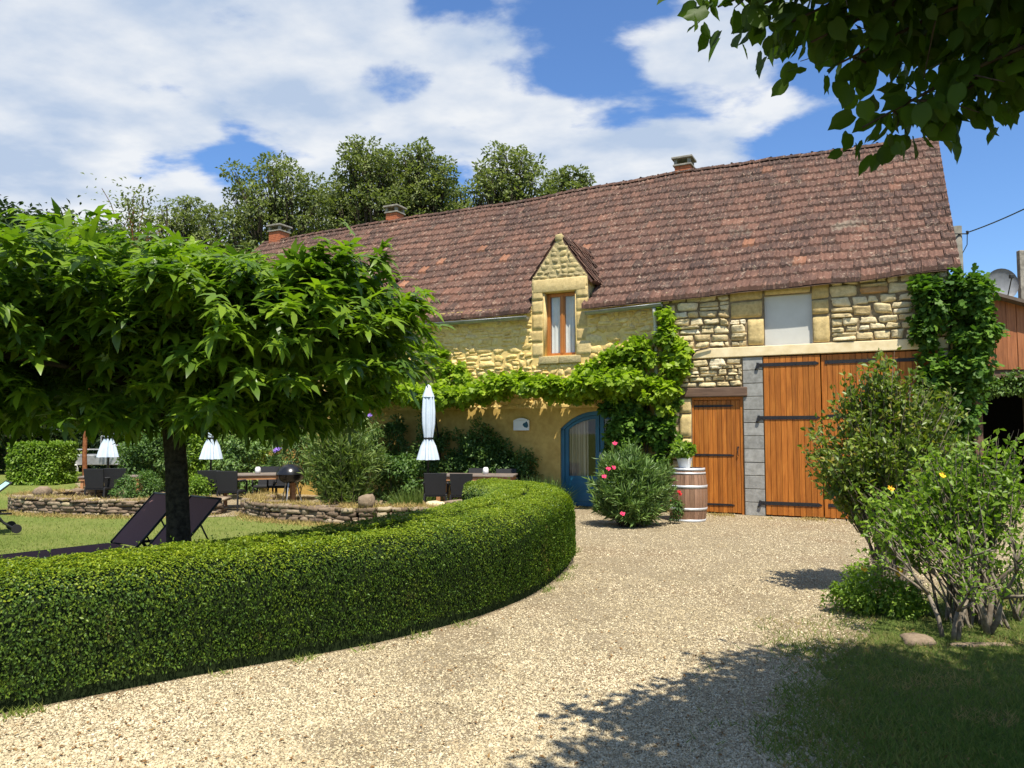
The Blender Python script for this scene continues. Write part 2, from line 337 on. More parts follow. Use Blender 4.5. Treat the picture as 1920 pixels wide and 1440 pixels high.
# ------------------------------------------------------------------ leaves
def tpl_leaf(w=.5, fold=.12, droop=.12):
    V = np.array([(0, 0, 0), (-w / 2, .45, fold), (0, 1, -droop), (w / 2, .45, fold), (0, .5, 0)]); F = np.array([(0, 4, 1), (4, 2, 1), (0, 3, 4), (4, 3, 2)])
    return V, F
def tpl_diam(w=.55, fold=.14):
    return np.array([(0, 0, 0), (-w / 2, .5, fold), (0, 1, -.05), (w / 2, .5, fold)]), np.array([(0, 2, 1), (0, 3, 2)])
def tpl_round():
    V = [(0, .42, 0)]
    for k in range(14):
        a = 2 * math.pi * k / 14; r = .46 + .05 * math.cos(2 * a); x = r * math.sin(a) * .92; y = .45 - r * math.cos(a)
        if k == 0: y = .06
        if k == 7: y = 1.10
        if k in (6, 8): x *= .72
        V.append((x, y, .10 * abs(x) / .4 - .10 * max(0, y - .6) + .012 * (-1) ** k))
    return np.array(V), np.array([(0, i + 1, (i + 1) % 14 + 1) for i in range(14)])
def tpl_lobed():
    V = [(0, .22, 0)]; F = []
    tips = [(-130, .42), (-62, .80), (0, 1.12), (62, .80), (130, .42)]   # angle from axis, length
    notch = [-150, -98, -32, 32, 98, 150]
    V.append((0, 0, 0))
    for i, (a, r) in enumerate(tips):
        a0, a1 = notch[i], notch[i + 1]
        rn = .27
        p0 = (math.sin(R(a0)) * rn, .22 + math.cos(R(a0)) * rn, .03); p1 = (math.sin(R(a1)) * rn, .22 + math.cos(R(a1)) * rn, .03)
        tp = (math.sin(R(a)) * r, .22 + math.cos(R(a)) * r, -.14 * r)
        m0 = (math.sin(R(a - 13)) * r * .60, .22 + math.cos(R(a - 9)) * r * .62 , .02); m1 = (math.sin(R(a + 13)) * r * .60, .22 + math.cos(R(a + 9)) * r * .62, .02)
        b = len(V); V += [p0, m0, tp, m1, p1]
        F += [(0, b + 1, b), (0, b + 3, b + 1), (0, b + 4, b + 3), (b + 1, b + 3, b + 2)]
    return np.array(V), np.array(F)
def tpl_vine():
    V = [(0, .35, 0), (0, 0, 0), (-.35, .02, .05), (-.52, .42, -.04), (-.25, .50, .06), (-.30, .85, -.02), (0, 1.0, -.08), (.30, .85, -.02), (.25, .50, .06), (.52, .42, -.04), (.35, .02, .05)]
    F = [(0, i, i + 1) for i in range(1, 10)] + [(0, 10, 1)]
    return np.array(V), np.array(F)[:, ::-1]
T_LEAF, T_DIAM, T_ROUND, T_LOBED, T_VINE = tpl_leaf(), tpl_diam(), tpl_round(), tpl_lobed(), tpl_vine()
T_NARROW = tpl_diam(.16, .04)
T_BLADE = (np.array([(-.06, 0, 0), (.06, 0, 0), (0, 1, .25)]), np.array([(0, 1, 2)]))
T_CLUST = None
def nrm(a): return a / np.maximum(np.linalg.norm(a, axis=1, keepdims=True), 1e-9)
def place(tpl, pos, axis, normal, scale):
    V, F = tpl; n = len(pos); axis = nrm(axis); X = nrm(np.cross(axis, normal)); Nn = np.cross(X, axis); s = np.asarray(scale).reshape(-1, 1, 1) if np.ndim(scale) else scale
    P = pos[:, None, :] + s * (V[None, :, 0:1] * X[:, None, :] + V[None, :, 1:2] * axis[:, None, :] + V[None, :, 2:3] * Nn[:, None, :])
    FF = F[None] + (np.arange(n) * len(V))[:, None, None]
    return P.reshape(-1, 3), FF.reshape(-1, F.shape[1])
def rv(n, r=None): r = r or rng; return nrm(r.normal(size=(n, 3)))
def leaves(name, tpl, pos, mat, size, parent=None, out=None, droop=.3, up=.6, spread=1., var=.3, r=None):
    """out: outward directions"""
    r = r or rng; n = len(pos)
    o = out if out is not None else rv(n, r)
    ax = o * .7 + rv(n, r) * spread * .7 + np.array([0, 0, -droop]); nm = o * .5 + np.array([0, 0, up]) + rv(n, r) * .5
    s = size * (1 + var * (r.random(n) * 2 - 1))
    V, F = place(tpl, pos, ax, nm, s)
    return npmesh(name, V, F, mat, parent)
def blob_points(n, c, rad, clumps, cr, seed, zmin=.02, shell=.55, flat=1.):
    """leaf positions in an uneven ellipsoid: clumps near the surface with gaussian spread"""
    r = np.random.default_rng(seed); d = rv(clumps, r); q = (shell + (1 - shell) * r.random((clumps, 1))) * (.82 + .26 * r.random((clumps, 1)))
    cc = d * q; idx = r.integers(0, clumps, n); w = .6 + .8 * r.random(clumps)
    off = rv(n, r) * (r.random((n, 1)) ** .5) * cr * w[idx][:, None] * np.array([1, 1, flat])
    p = cc[idx] * np.array(rad) + off
    o = nrm(cc[idx] * .6 + off / max(cr, 1e-6) * .8)
    p = p + np.array(c); k = p[:, 2] > zmin
    return p[k], o[k], cc * np.array(rad) + np.array(c)
def stems(mb, base, tips, r0, r1, bend=.15, seg=6, rr=None, spread=.1):
    rr = rr or random
    for t in tips:
        b = Vector(base) + Vector((rr.uniform(-spread, spread), rr.uniform(-spread, spread), 0)); t = Vector(t); m = b.lerp(t, .45) + Vector((rr.uniform(-bend, bend), rr.uniform(-bend, bend), rr.uniform(0, bend)))
        pts = [b, b.lerp(m, .5), m, m.lerp(t, .5) + Vector((0, 0, .02)), t]
        mb.tube(pts, [r0, r0 * .85, r0 * .65, (r0 + r1) / 2 * .6, r1], seg)
def shrub(name, label, cat, loc, rad, n, tpl, size, mat, clumps=40, cr=.18, seed=1, zc=None, stemn=7, stemr=.012, bark=None, group=None, shell=.5, droop=.2, up=.6, flat=1., lobes=None, var=.3):
    rt = empty(name, loc, 0, label, cat, group); P = []; O = []; C = []
    for (cx, cy, cz, rx, ry, rz, fr) in (lobes or [(0, 0, zc if zc is not None else rad[2], *rad, 1.)]):
        p, o, c = blob_points(int(n * fr), (cx, cy, cz), (rx, ry, rz), max(4, int(clumps * fr)), cr, seed + len(P), shell=shell, flat=flat); P.append(p); O.append(o); C.append(c)
    P = np.vstack(P); O = np.vstack(O); C = np.vstack(C)
    leaves('foliage', tpl, P, mat, size, rt, O, droop, up, var=var, r=np.random.default_rng(seed + 99))
    if stemn:
        mb = MB(); rr = random.Random(seed); tips = [C[i] for i in rr.sample(range(len(C)), min(stemn, len(C))) if C[i][2] > .1]
        stems(mb, (0, 0, -.03), tips, stemr, stemr * .3, rr=rr, spread=min(rad[0] * .35, .2)); mb.build('stem', bark or M_bark, rt, True)
    return rt

# ------------------------------------------------------------------ ground
def sheet(name, poly, z, mat, jag=.0, label=None, step=.25, seed=0):
    pts = []
    for i, a in enumerate(poly):
        b = poly[(i + 1) % len(poly)]; d = math.dist(a, b); k = max(1, int(d / step)) if jag else 1
        for j in range(k):
            t = j / k; x = a[0] + (b[0] - a[0]) * t; y = a[1] + (b[1] - a[1]) * t
            if jag: v = noise.noise_vector(Vector((x * 1.7, y * 1.7, seed))) + .5 * noise.noise_vector(Vector((x * 5, y * 5, seed))); x += v.x * jag; y += v.y * jag
            pts.append((x, y, z))
    bm = bmesh.new(); vs = [bm.verts.new(p) for p in pts]; f = bm.faces.new(vs); bm.normal_update()
    if f.normal.z < 0: f.normal_flip()
    bmesh.ops.triangulate(bm, faces=[f], ngon_method='EAR_CLIP')
    me = bpy.data.meshes.new(name); bm.to_mesh(me); bm.free()
    o = link(name, me, mat); o['kind'] = 'structure'
    if label: o['label'] = label
    return o
sheet('ground', [(-900, -300), (900, -300), (900, 1500), (-900, 1500)], 0, M_lawn)
GRAVEL = [(-12, -3), (-12, 0), (-7, 2.6), (-4.6, 4.1), (-2.9, 5.0), (-1.5, 6.4), (-.2, 8.2), (.1, 9.6), (.0, 11.2), (-.7, 12.4), (-1.2, 13.4), (-2.4, 13.4), (-3.8, 13.8), (-5.0, 15.0), (-5.2, 14.6),
          (-5.75, 14.5), (-5.9, 15.1), (-6.4, 14.9), (-7.8, 15.2), (-9.3, 15.7), (-10.0, 18.0), (-13.5, 24), (-12, 30), (12, 26), (30, 20), (30, 8.4), (12, 8.2), (12, -3)]
sheet('gravel_drive', GRAVEL, .004, M_gravel, .10)
LAWN_R = [(1.0, -3), (1.25, 3.5), (1.5, 4.7), (1.95, 5.8), (2.5, 6.7), (3.2, 7.6), (4.4, 8.2), (6.5, 8.5), (14, 8.6), (14, -3)]
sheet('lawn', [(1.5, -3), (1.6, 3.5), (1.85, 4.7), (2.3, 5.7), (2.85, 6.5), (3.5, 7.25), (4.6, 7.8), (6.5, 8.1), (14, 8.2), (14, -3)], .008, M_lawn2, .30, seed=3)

def inpoly(P, poly):
    x, y = P[:, 0], P[:, 1]; r = np.zeros(len(P), bool); n = len(poly)
    for i in range(n):
        x0, y0 = poly[i]; x1, y1 = poly[(i + 1) % n]
        c = ((y0 > y) != (y1 > y)) & (x < (x1 - x0) * (y - y0) / (y1 - y0 + 1e-12) + x0); r ^= c
    return r
def pdist(P, poly, closed=True):
    d = np.full(len(P), 1e9); n = len(poly)
    for i in range(n if closed else n - 1):
        a = np.array(poly[i]); b = np.array(poly[(i + 1) % n]); ab = b - a; t = np.clip(((P[:, :2] - a) @ ab) / (ab @ ab), 0, 1)
        d = np.minimum(d, np.linalg.norm(P[:, :2] - a - t[:, None] * ab, axis=1))
    return d
def view_sample(n, y0, y1, m=.72, r=None):
    """points on the ground in front of the viewer, denser where nearer"""
    r = r or rng; u = r.random(n); y = 1 / (1 / y0 + u * (1 / y1 - 1 / y0)); x = (r.random(n) * 2 - 1) * m * y
    return np.stack([x, y], 1)
def pebbles(P, size, z=.004, name='gravel_stones', mat=None, r=None):
    r = r or rng; n = len(P); base = np.array([(1, 0, 0), (0, 1, 0), (-1, 0, 0), (0, -1, 0), (0, 0, .7), (0, 0, -.3)]); F = np.array([(0, 1, 4), (1, 2, 4), (2, 3, 4), (3, 0, 4)])
    base = np.vstack([[(math.cos(a) , math.sin(a), 0) for a in np.linspace(0, 2 * math.pi, 6)[:5]], [(.35, .2, .62), (-.35, -.1, .62)]])
    F = np.array([(0, 1, 5), (1, 2, 5), (2, 6, 5), (2, 3, 6), (3, 4, 6), (4, 0, 6), (0, 5, 6)])
    s = size * (.5 + r.random(n) * 1.0) * (1 + np.maximum(P[:, 1] - 6, 0) * .05); a = r.random(n) * 6.283; el = .6 + r.random(n) * .5
    V = np.repeat(base[None], n, 0) * (1 + .25 * r.normal(size=(n, len(base), 1)).clip(-1, 1)); V[:, :, 1] *= el[:, None]; V[:, :, 2] *= (.6 + .6 * r.random(n))[:, None]
    tl = r.normal(size=(n, 2)) * .35; V[:, :, 2] += V[:, :, 0] * tl[:, :1] + V[:, :, 1] * tl[:, 1:]
    c, sn = np.cos(a)[:, None], np.sin(a)[:, None]; X = V[:, :, 0] * c - V[:, :, 1] * sn; Y = V[:, :, 0] * sn + V[:, :, 1] * c
    V = np.stack([X, Y, V[:, :, 2]], 2) * s[:, None, None]; V[:, :, :2] += P[:, None, :]; V[:, :, 2] += z
    FF = F[None] + (np.arange(n) * len(base))[:, None, None]
    o = npmesh(name, V.reshape(-1, 3), FF.reshape(-1, 3), mat or M_peb); return tag(o, kind='stuff')
def nz2(P, s, k=0): return np.array([noise.noise(Vector((x * s, y * s, k))) for x, y in P])
HF = [(-6.6, 2.05), (-5.0, 3.0), (-3.9, 3.75), (-2.92, 4.39), (-2.53, 4.72), (-2.0, 5.18), (-1.05, 5.83), (-.28, 6.67), (.21, 7.54), (.55, 8.55), (.78, 9.6), (.82, 10.6), (.62, 11.6), (.2, 12.35), (-.45, 12.75)]
HB = [(-7.0, 2.95), (-5.5, 3.85), (-4.4, 4.6), (-3.5, 5.26), (-3.0, 5.55), (-2.45, 6.1), (-1.74, 6.95), (-1.05, 8.1), (-.6, 8.9), (-.38, 9.5), (-.30, 10.1), (-.30, 10.7), (-.38, 11.2), (-.5, 11.5), (-.75, 11.75)]
HEDGE_POLY = HF + HB[::-1]
P = view_sample(330000, 3.2, 15); P = P[inpoly(P, GRAVEL) & ~inpoly(P, HEDGE_POLY)]; P = P[(nz2(P, 1.1, 11) < .22) | (rng.random(len(P)) < .45)]
dl = pdist(P, LAWN_R); inl = inpoly(P, LAWN_R); P = P[(~inl) | ((rng.random(len(P)) < .9 * (1 - dl / .6)) & (dl < .6))]; P = P[(~inpoly(P, LAWN_R)) | True]
tag(pebbles(P, .0060), 'pale cream gravel stones strewn over the drive', 'gravel')
P = view_sample(5200, 3.3, 14); P = P[inpoly(P, GRAVEL) & ~inpoly(P, HEDGE_POLY)]; nn = nz2(P, .8, 3); P = P[(nn > .05) | (rng.random(len(P)) < .25)]; n = len(P)
V, F = place(T_LEAF, np.column_stack([P, np.full(n, .014)]), rv(n) * np.array([1, 1, .15]), np.array([0, 0, 1.]) + rv(n) * .35, .022 * (.5 + 1.2 * rng.random(n)))
tag(npmesh('leaf_litter', V, F, leafmat('dead_leaf', [(0, (.12, .06, .025)), (.6, (.26, .14, .05)), (1, (.34, .24, .10))], .1, .8, .1, tr=(1, 1, 1))), 'small brown dead leaves scattered on the gravel', 'leaf litter', kind='stuff')
# right-hand lawn blades, thinning towards the gravel
def blades(P, h, mat, name, label, w=1., lean=.5, r=None):
    r = r or rng; n = len(P); pos = np.column_stack([P, np.full(n, .004)]); ax = np.column_stack([r.normal(size=(n, 2)) * lean, np.ones(n)])
    V, F = place((T_BLADE[0] * np.array([w, 1, 1]), T_BLADE[1]), pos, ax, rv(n, r) * np.array([1, 1, .05]), h * (.5 + r.random(n)))
    return tag(npmesh(name, V, F, mat), label, 'grass', kind='stuff')
P = view_sample(260000, 3.2, 9.5, .75); P = P[P[:, 0] > .6]; ins = inpoly(P, LAWN_R); d = pdist(P, LAWN_R)
nn = nz2(P, 1.3) + .5 * nz2(P, 4.3, 2); sdn = np.where(ins, d, -d); keep = rng.random(len(P)) < np.clip(.18 + sdn / .45 + nn * 1.1, .01 * (sdn > -.5), 1)
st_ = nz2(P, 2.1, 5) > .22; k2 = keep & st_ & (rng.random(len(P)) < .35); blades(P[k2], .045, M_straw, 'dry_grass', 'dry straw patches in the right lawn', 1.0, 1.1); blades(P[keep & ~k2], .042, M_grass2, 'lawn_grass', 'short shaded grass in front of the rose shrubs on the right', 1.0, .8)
ed = resample_line = np.array(HF[2:13]); t = rng.random(2600) * (len(ed) - 1); i_ = t.astype(int); q = ed[i_] + (ed[np.minimum(i_ + 1, len(ed) - 1)] - ed[i_]) * (t - i_)[:, None]; nn = nz2(q, 3.1, 6); q = q[nn > .12] + rng.normal(size=(int((nn > .12).sum()), 2)) * .035 + np.array([.03, -.04])
blades(q, .05, M_grass, 'weeds', 'straggly weeds along the foot of the clipped hedge', 1.2, .9)
P = view_sample(150000, 5.5, 26, .75); P = P[~inpoly(P, GRAVEL) & ~inpoly(P, HEDGE_POLY) & (P[:, 0] < 1)]
blades(P, .035, M_grass, 'meadow_grass', 'sunlit mown yellow-green grass behind the hedge', 1.8, .6)

# ------------------------------------------------------------------ the barn (local x along the front, y into the building)
P0 = Vector((4.80, 14.675, 0)); A = R(26.4)
U = Vector((math.cos(A), -math.sin(A), 0)); NN = Vector((math.sin(A), math.cos(A), 0))
def bw(s, t, z): return P0 + U * s + NN * t + Vector((0, 0, z))       # barn coordinates to world
barn = empty('stone_barn', P0, -A, 'long yellow stone barn with a brown tiled roof, gabled dormer and orange wooden doors', 'barn')
def interp(x, pts):
    for (x0, y0), (x1, y1) in zip(pts, pts[1:]):
        if x <= x1: return y0 + (y1 - y0) * max(0, (x - x0)) / (x1 - x0)
    return pts[-1][1]
def eave_z(s): return interp(s, [(-17.6, 4.17), (-5, 4.19), (-2.1, 4.24), (0, 4.31), (3.3, 4.38)])
def ridge_z(s): return interp(s, [(-17.6, 8.27), (-12, 8.36), (-8, 8.37), (-5.4, 8.45), (-2.8, 8.53), (1.15, 8.49), (3.3, 8.43)])
TE, TR = -.16, 4.95
def wobble(s, b): return .055 * noise.noise(Vector((s * .5, b * 2.2, 4))) + .02 * noise.noise(Vector((s * 1.3, b * 5, 9)))
def roof_pt(s, b, lift=0):
    z0, z1 = eave_z(s), ridge_z(s)
    sag = -.07 * math.sin(math.pi * b)
    return Vector((s, TE + (TR - TE) * b, z0 + (z1 - z0) * b + sag + wobble(s, b) + lift))
def tiles(mb, f, a0, a1, nrow, w, skip=None, seed=1, th=.062):
    """interlocking tiles: each one its own ribbed strip lying on surface f(a, b), b from eave 0 to ridge 1"""
    rr = random.Random(seed); prof = [(0, .034), (.08, .046), (.15, .018), (.30, .004), (.45, .020), (.55, .020), (.70, .004), (.92, .014), (1.0, .008)]
    for j in range(nrow):
        b0, b1 = j / nrow, (j + 1) / nrow; off = (j % 2) * .5 * w + rr.uniform(-.01, .01); n = int((a1 - a0) / w) + 2
        for i in range(-1, n):
            x0 = a0 + i * w + off; x1 = x0 + w * .992
            x0 = max(x0, a0); x1 = min(x1, a1)
            if x1 - x0 < .04: continue
            if skip and skip((x0 + x1) / 2, (b0 + b1) / 2): continue
            dz = rr.uniform(-.008, .010); sk = rr.uniform(-.012, .012); tl = rr.uniform(-.009, .009); V = []
            for (bb, li) in ((b0, -.01), (b0, th), (b1 + .01, .004)):
                for (q, h) in prof:
                    x = x0 + (x1 - x0) * q; y = bb + (sk * q + (rr.uniform(-.002, .002) if bb == b0 else 0)) * (1 / nrow) * (1 if bb == b0 else 0)
                    V.append(f(x, y, li + (h if li > -.005 else 0) + dz + tl * (q - .5)))
            m = len(prof); F = [(k, k + 1, m + k + 1, m + k) for k in range(m - 1)] + [(m + k, m + k + 1, 2 * m + k + 1, 2 * m + k) for k in range(m - 1)]
            mb.add(V, F)
D1, D2 = -4.21, -9.75                      # dormer centres
DH = .655                                   # half width of a dormer front
def roof_skip(s, b):
    t = TE + (TR - TE) * b
    for c in (D1, D2):
        if abs(s - c) < DH + .01 and t < .55: return True
        if t >= .55 and t < 1.75 and abs(s - c) < DH * (1.75 - t) / 1.2 - .05: return True
    return False
mb = MB(); tiles(mb, roof_pt, -17.6, 3.32, 17, .245, roof_skip, 3); roof = mb.build('roof', M_tile, barn)
# ridge tiles, deck, back slope
mb = MB(); s = -17.6; rr = random.Random(4)
while s < 3.3:
    e = min(s + .40, 3.34); V = []; F = []
    for q, (x, li, rad) in enumerate(((s, .0, .12), (e + .03, .012, .135))):
        z = ridge_z(x) + wobble(x, 1) + rr.uniform(-.006, .006)
        for k in range(7):
            a = math.pi * k / 6; V.append((x, TR - math.cos(a) * rad, z - .03 + math.sin(a) * rad * .75 + li))
    F = [(k, k + 1, 8 + k, 7 + k) for k in range(6)]; mb.add(V, F); s += .38
mb.build('ridge_tiles', M_tile, roof)
def back_pt(s, b, lift=0): return Vector((s, 2 * TR - TE - (TR - TE) * b, eave_z(s) + (ridge_z(s) - eave_z(s)) * b + lift))
mb = MB(); N_ = 42
for (f, sgn) in ((roof_pt, 1), (back_pt, -1)):
    for (sa, sb_, b0) in ((-17.6, D2 - DH, 0), (D2 - DH, D2 + DH, .155), (D2 + DH, D1 - DH, 0), (D1 - DH, D1 + DH, .155), (D1 + DH, 3.30, 0)):
        n = max(2, int((sb_ - sa) / .5)); V = []; F = []
        for i in range(n + 1):
            for j in range(7):
                b = b0 + (1 - b0) * j / 6; V.append(f(sa + (sb_ - sa) * i / n, b, -.03))
        for i in range(n):
            for j in range(6): F.append((i * 7 + j, (i + 1) * 7 + j, (i + 1) * 7 + j + 1, i * 7 + j + 1))
        mb.add(V, F)
mb.build('roof_deck', M_beam, barn)
mb = MB(); tiles(mb, back_pt, -17.6, 3.32, 17, .49, None, 8); mb.build('rear_roof', M_tile, barn)

# walls: openings cut as real holes with reveals
OPEN = [(D1 - .385, D1 + .385, 3.24, 4.36), (D2 - .385, D2 + .385, 3.24, 4.36), (-4.2, -2.45, 0, 2.04), (-1.38, -.39, 0, 2.27), (0, 2.95, 0, 3.04), (.03, .90, 3.24, 4.20)]
def wallgrid(mb, s0, s1, z0, z1, ops, t=0, depth=.45):
    xs = sorted({s0, s1, *[v for o in ops for v in o[:2] if s0 < v < s1]}); zs = sorted({z0, z1, *[v for o in ops for v in o[2:] if z0 < v < z1]})
    op = lambda x, z: any(o[0] < x < o[1] and o[2] < z < o[3] for o in ops)
    for xa, xb in zip(xs, xs[1:]):
        for za, zb in zip(zs, zs[1:]):
            c = ((xa + xb) / 2, (za + zb) / 2)
            if not op(*c): mb.add([(xa, t, za), (xb, t, za), (xb, t, zb), (xa, t, zb)], [(0, 1, 2, 3)]); mb.add([(xa, t + depth, za), (xb, t + depth, za), (xb, t + depth, zb), (xa, t + depth, zb)], [(3, 2, 1, 0)])
    for (a, b, c, d) in ops:
        if b <= s0 or a >= s1: continue
        mb.add([(a, t, c), (a, t, d), (a, t + depth, d), (a, t + depth, c)], [(0, 1, 2, 3)]); mb.add([(b, t, c), (b, t, d), (b, t + depth, d), (b, t + depth, c)], [(3, 2, 1, 0)])
        if d < z1: mb.add([(a, t, d), (b, t, d), (b, t + depth, d), (a, t + depth, d)], [(3, 2, 1, 0)])
        if c > 0: mb.add([(a, t, c), (b, t, c), (b, t + depth, c), (a, t + depth, c)], [(0, 1, 2, 3)])
mb = MB(); wallgrid(mb, -17.5, -1.97, 0, 4.36, OPEN[:3], -.004)
for sx in (-17.5,):
    V = [(sx, 0, 0), (sx, 2 * TR, 0), (sx, 2 * TR, 4.3), (sx, TR, 8.2), (sx, 0, 4.3)]; mb.add(V, [(0, 1, 2, 3, 4)])
mb.add([(-17.5, 2 * TR - .1, 0), (3.15, 2 * TR - .1, 0), (3.15, 2 * TR - .1, 4.4), (-17.5, 2 * TR - .1, 4.4)], [(0, 1, 2, 3)])
wall_l = mb.build('wall', M_mortar, barn)
mb = MB(); wallgrid(mb, -1.97, 3.15, 0, 4.42, OPEN[3:], .03, .42)
mb.add([(3.15, .03, 0), (3.15, 2 * TR, 0), (3.15, 2 * TR, 4.35), (3.15, TR, 8.38), (3.15, .03, 4.42)], [(0, 1, 2, 3, 4)])
wall_r = mb.build('wall', M_mortar2, barn)
_lv = [-1, -.86, -.45, 0, .45, .86, 1]; _nl = len(_lv)
def stone(mb, s0, s1, z0, z1, prot, rr, t0=0, jit=.12, flat=.0, dome=.78, rnd=.13):
    w, h = (s1 - s0) / 2, (z1 - z0) / 2; cx, cz = (s0 + s1) / 2, (z0 + z1) / 2; j = min(w, h) * jit; rnd = rnd * (1 - flat) * rr.uniform(.5, 1.6)
    cj = [(rr.uniform(-j, j) * 1.6, rr.uniform(-j, j)) for _ in range(4)]; pr = prot * rr.uniform(.55, 1.3); tx, tz = rr.uniform(-.5, .5) * (1 - flat), rr.uniform(-.5, .5) * (1 - flat); V = []
    sd = rr.uniform(0, 99)
    for v in _lv:
        for u in _lv:
            k = 1 - rnd * (u * u * v * v); x = u * w * k; z = v * h * k
            a, b = (u + 1) / 2, (v + 1) / 2
            x += cj[0][0] * (1 - a) * (1 - b) + cj[1][0] * a * (1 - b) + cj[2][0] * a * b + cj[3][0] * (1 - a) * b
            z += cj[0][1] * (1 - a) * (1 - b) + cj[1][1] * a * (1 - b) + cj[2][1] * a * b + cj[3][1] * (1 - a) * b
            m = max(abs(u), abs(v)); nz = noise.noise(Vector((cx * 9 + u * 1.5, cz * 9 + v * 1.5, sd))); e = noise.noise(Vector((u * 1.7 + sd, v * 1.7, 5)))
            x += e * j * .9 * (m > .5); z += noise.noise(Vector((u * 1.7, v * 1.7 + sd, 8))) * j * .9 * (m > .5)
            if m >= 1: y = t0 + .012
            elif m > .5: y = t0 - pr * (dome + .5 * nz * (1 - flat))
            else: y = t0 - pr * (1 + .75 * nz * (1 - flat))
            if m < 1: y -= pr * (tx * u + tz * v) * .6
            V.append((cx + x, y, cz + z))
    mb.add(V, [(j2 * _nl + i, j2 * _nl + i + 1, (j2 + 1) * _nl + i + 1, (j2 + 1) * _nl + i) for j2 in range(_nl - 1) for i in range(_nl - 1)])
def masonry(mb, s0, s1, z0, z1, rh, rw, gap, prot, seed, t0=0, jit=.22, dome=.78, rnd=.16, wave=.035):
    rr = random.Random(seed); z = z0
    wv = lambda s, z: wave * noise.noise(Vector((s * 1.1, z * .8, seed))) * min(1, (z - z0) / .15, (z1 - z) / .15) if z0 < z < z1 else 0
    while z < z1 - .03:
        h = rr.uniform(*rh); h = z1 - z if z + h * 1.45 > z1 else h; s = s0 - rr.uniform(0, rw[0]) * .3
        while s < s1 - .02:
            w = rr.uniform(*rw) * (1.25 if h > sum(rh) / 2 else .9); w = s1 - s if s + w * 1.35 > s1 else w; a = max(s, s0); za, zb = z + wv(s + w / 2, z), z + h + wv(s + w / 2, z + h)
            if h > rh[0] * 1.35 and rr.random() < .30:
                q = za + rr.uniform(.36, .64) * (zb - za); stone(mb, a + gap, s + w - gap, za + gap, q - gap * .5, prot, rr, t0, jit, dome=dome, rnd=rnd); stone(mb, a + gap, s + w - gap, q + gap * .5, zb - gap, prot, rr, t0, jit, dome=dome, rnd=rnd)
            else: stone(mb, a + gap * rr.uniform(.5, 1.5), s + w - gap * rr.uniform(.5, 1.5), za + gap + rr.uniform(-.008, .008), zb - gap + rr.uniform(-.008, .008), prot, rr, t0, jit, dome=dome, rnd=rnd)
            s += w
        z += h
# rough yellow rubble of the house part
k = (.07, .19), (.10, .34), .002, .034
for i, z in enumerate([(-17.5, D2 - DH, 2.1, 4.3), (D2 + DH, D1 - DH, 2.1, 4.3), (D1 - DH, D1 + DH, 2.1, 3.05), (D2 - DH, D2 + DH, 2.1, 3.05), (D1 + DH, -1.98, 2.1, 4.3)]): mb = MB(); masonry(mb, *z, *k, 20 + i, jit=.55, dome=.50, rnd=.34, wave=.12); mb.build('rubble_facing', M_rubble, wall_l, True)
M_plas = plain('ochre_plaster', (.60, .41, .125), .95, c2=(.46, .30, .085), scale=6, bmp=.5, spec=.1)
mb = MB(); 
for (a, b) in ((-17.5, -4.2), (-2.45, -1.97)): mb.add([(a, -.012, 0), (b, -.012, 0), (b, -.012, 2.1), (a, -.012, 2.1)], [(0, 1, 2, 3)])
arcn = 14; ac = (-4.2 - 2.45) / 2; hw = .875; spring, top = 1.66, 2.03
def arc_z(x, sp=spring, tp=top, w=hw): return sp + (tp - sp) * max(0, 1 - (abs(x - ac) / w) ** 2.3)
V = []; F = []
for i in range(arcn + 1):
    x = -4.2 + 1.75 * i / arcn; V += [(x, -.012, arc_z(x)), (x, -.012, 2.1), (x, .2, arc_z(x))]
for i in range(arcn): F += [(3 * i, 3 * i + 3, 3 * i + 4, 3 * i + 1), (3 * i + 3, 3 * i, 3 * i + 2, 3 * i + 5)]
mb.add(V, F); mb.build('plaster_facing', M_plas, wall_l)
# coursed limestone of the barn part
mb = MB(); rr = random.Random(5); k = (.12, .22), (.18, .42), .012, .05
for i, z in enumerate([(-1.96, -.62, 3.25, 4.42, *k), (-.60, -.29, 3.25, 3.78, (.1, .2), (.15, .3), .009, .05), (1.22, 3.14, 3.25, 4.42, *k), (-1.62, -.39, 2.47, 3.03, (.08, .15), (.14, .34), .009, .05), (-1.96, -1.62, 2.47, 3.24, (.1, .16), (.17, .3), .009, .05), (-1.96, -1.64, 0, 2.46, (.12, .2), (.2, .33), .008, .05), (2.97, 3.14, 0, 3.03, (.14, .24), (.18, .2), .008, .05)]):
    mb = MB(); masonry(mb, *z, 31 + i, .03, jit=.30, dome=.95, rnd=.05); mb.build('stone_facing', M_stone, wall_r, True)
mb = MB()
for qi, q in enumerate([(-.28, .02, 3.25, 3.78), (-.60, .02, 3.80, 4.12), (-.62, .02, 4.14, 4.4), (.90, 1.21, 3.25, 3.76), (.90, 1.20, 3.78, 4.05), (.90, 1.21, 4.07, 4.4), (-1.63, -1.39, .0, .34), (-1.63, -1.39, .35, .70), (-1.63, -1.39, .72, 1.12), (-1.63, -1.39, 1.13, 1.46), (-1.63, -1.39, 1.48, 1.95), (-1.63, -1.39, 1.96, 2.26)]):
    if qi in (3, 6): mb.build('quoin_stones', M_ashlar, wall_r, True); mb = MB()
    stone(mb, *q, .034, rr, .03, .05, .85, dome=.97)
mb.build('quoin_stones', M_ashlar, wall_r, True); mb = MB(); stone(mb, .03, .89, 4.21, 4.41, .035, rr, .03, .03, .8); mb.build('header_stone', M_ashlar, wall_r, True)
mb = MB(); rr = random.Random(9); z = .0
for i in range(12):
    h = .2525; mb.box(-.375, -.012, .004 + rr.uniform(-.004, .003), .2, z + .006, z + h - .005, bev=.006); z += h
mb.build('cement_pillar', M_block, barn)
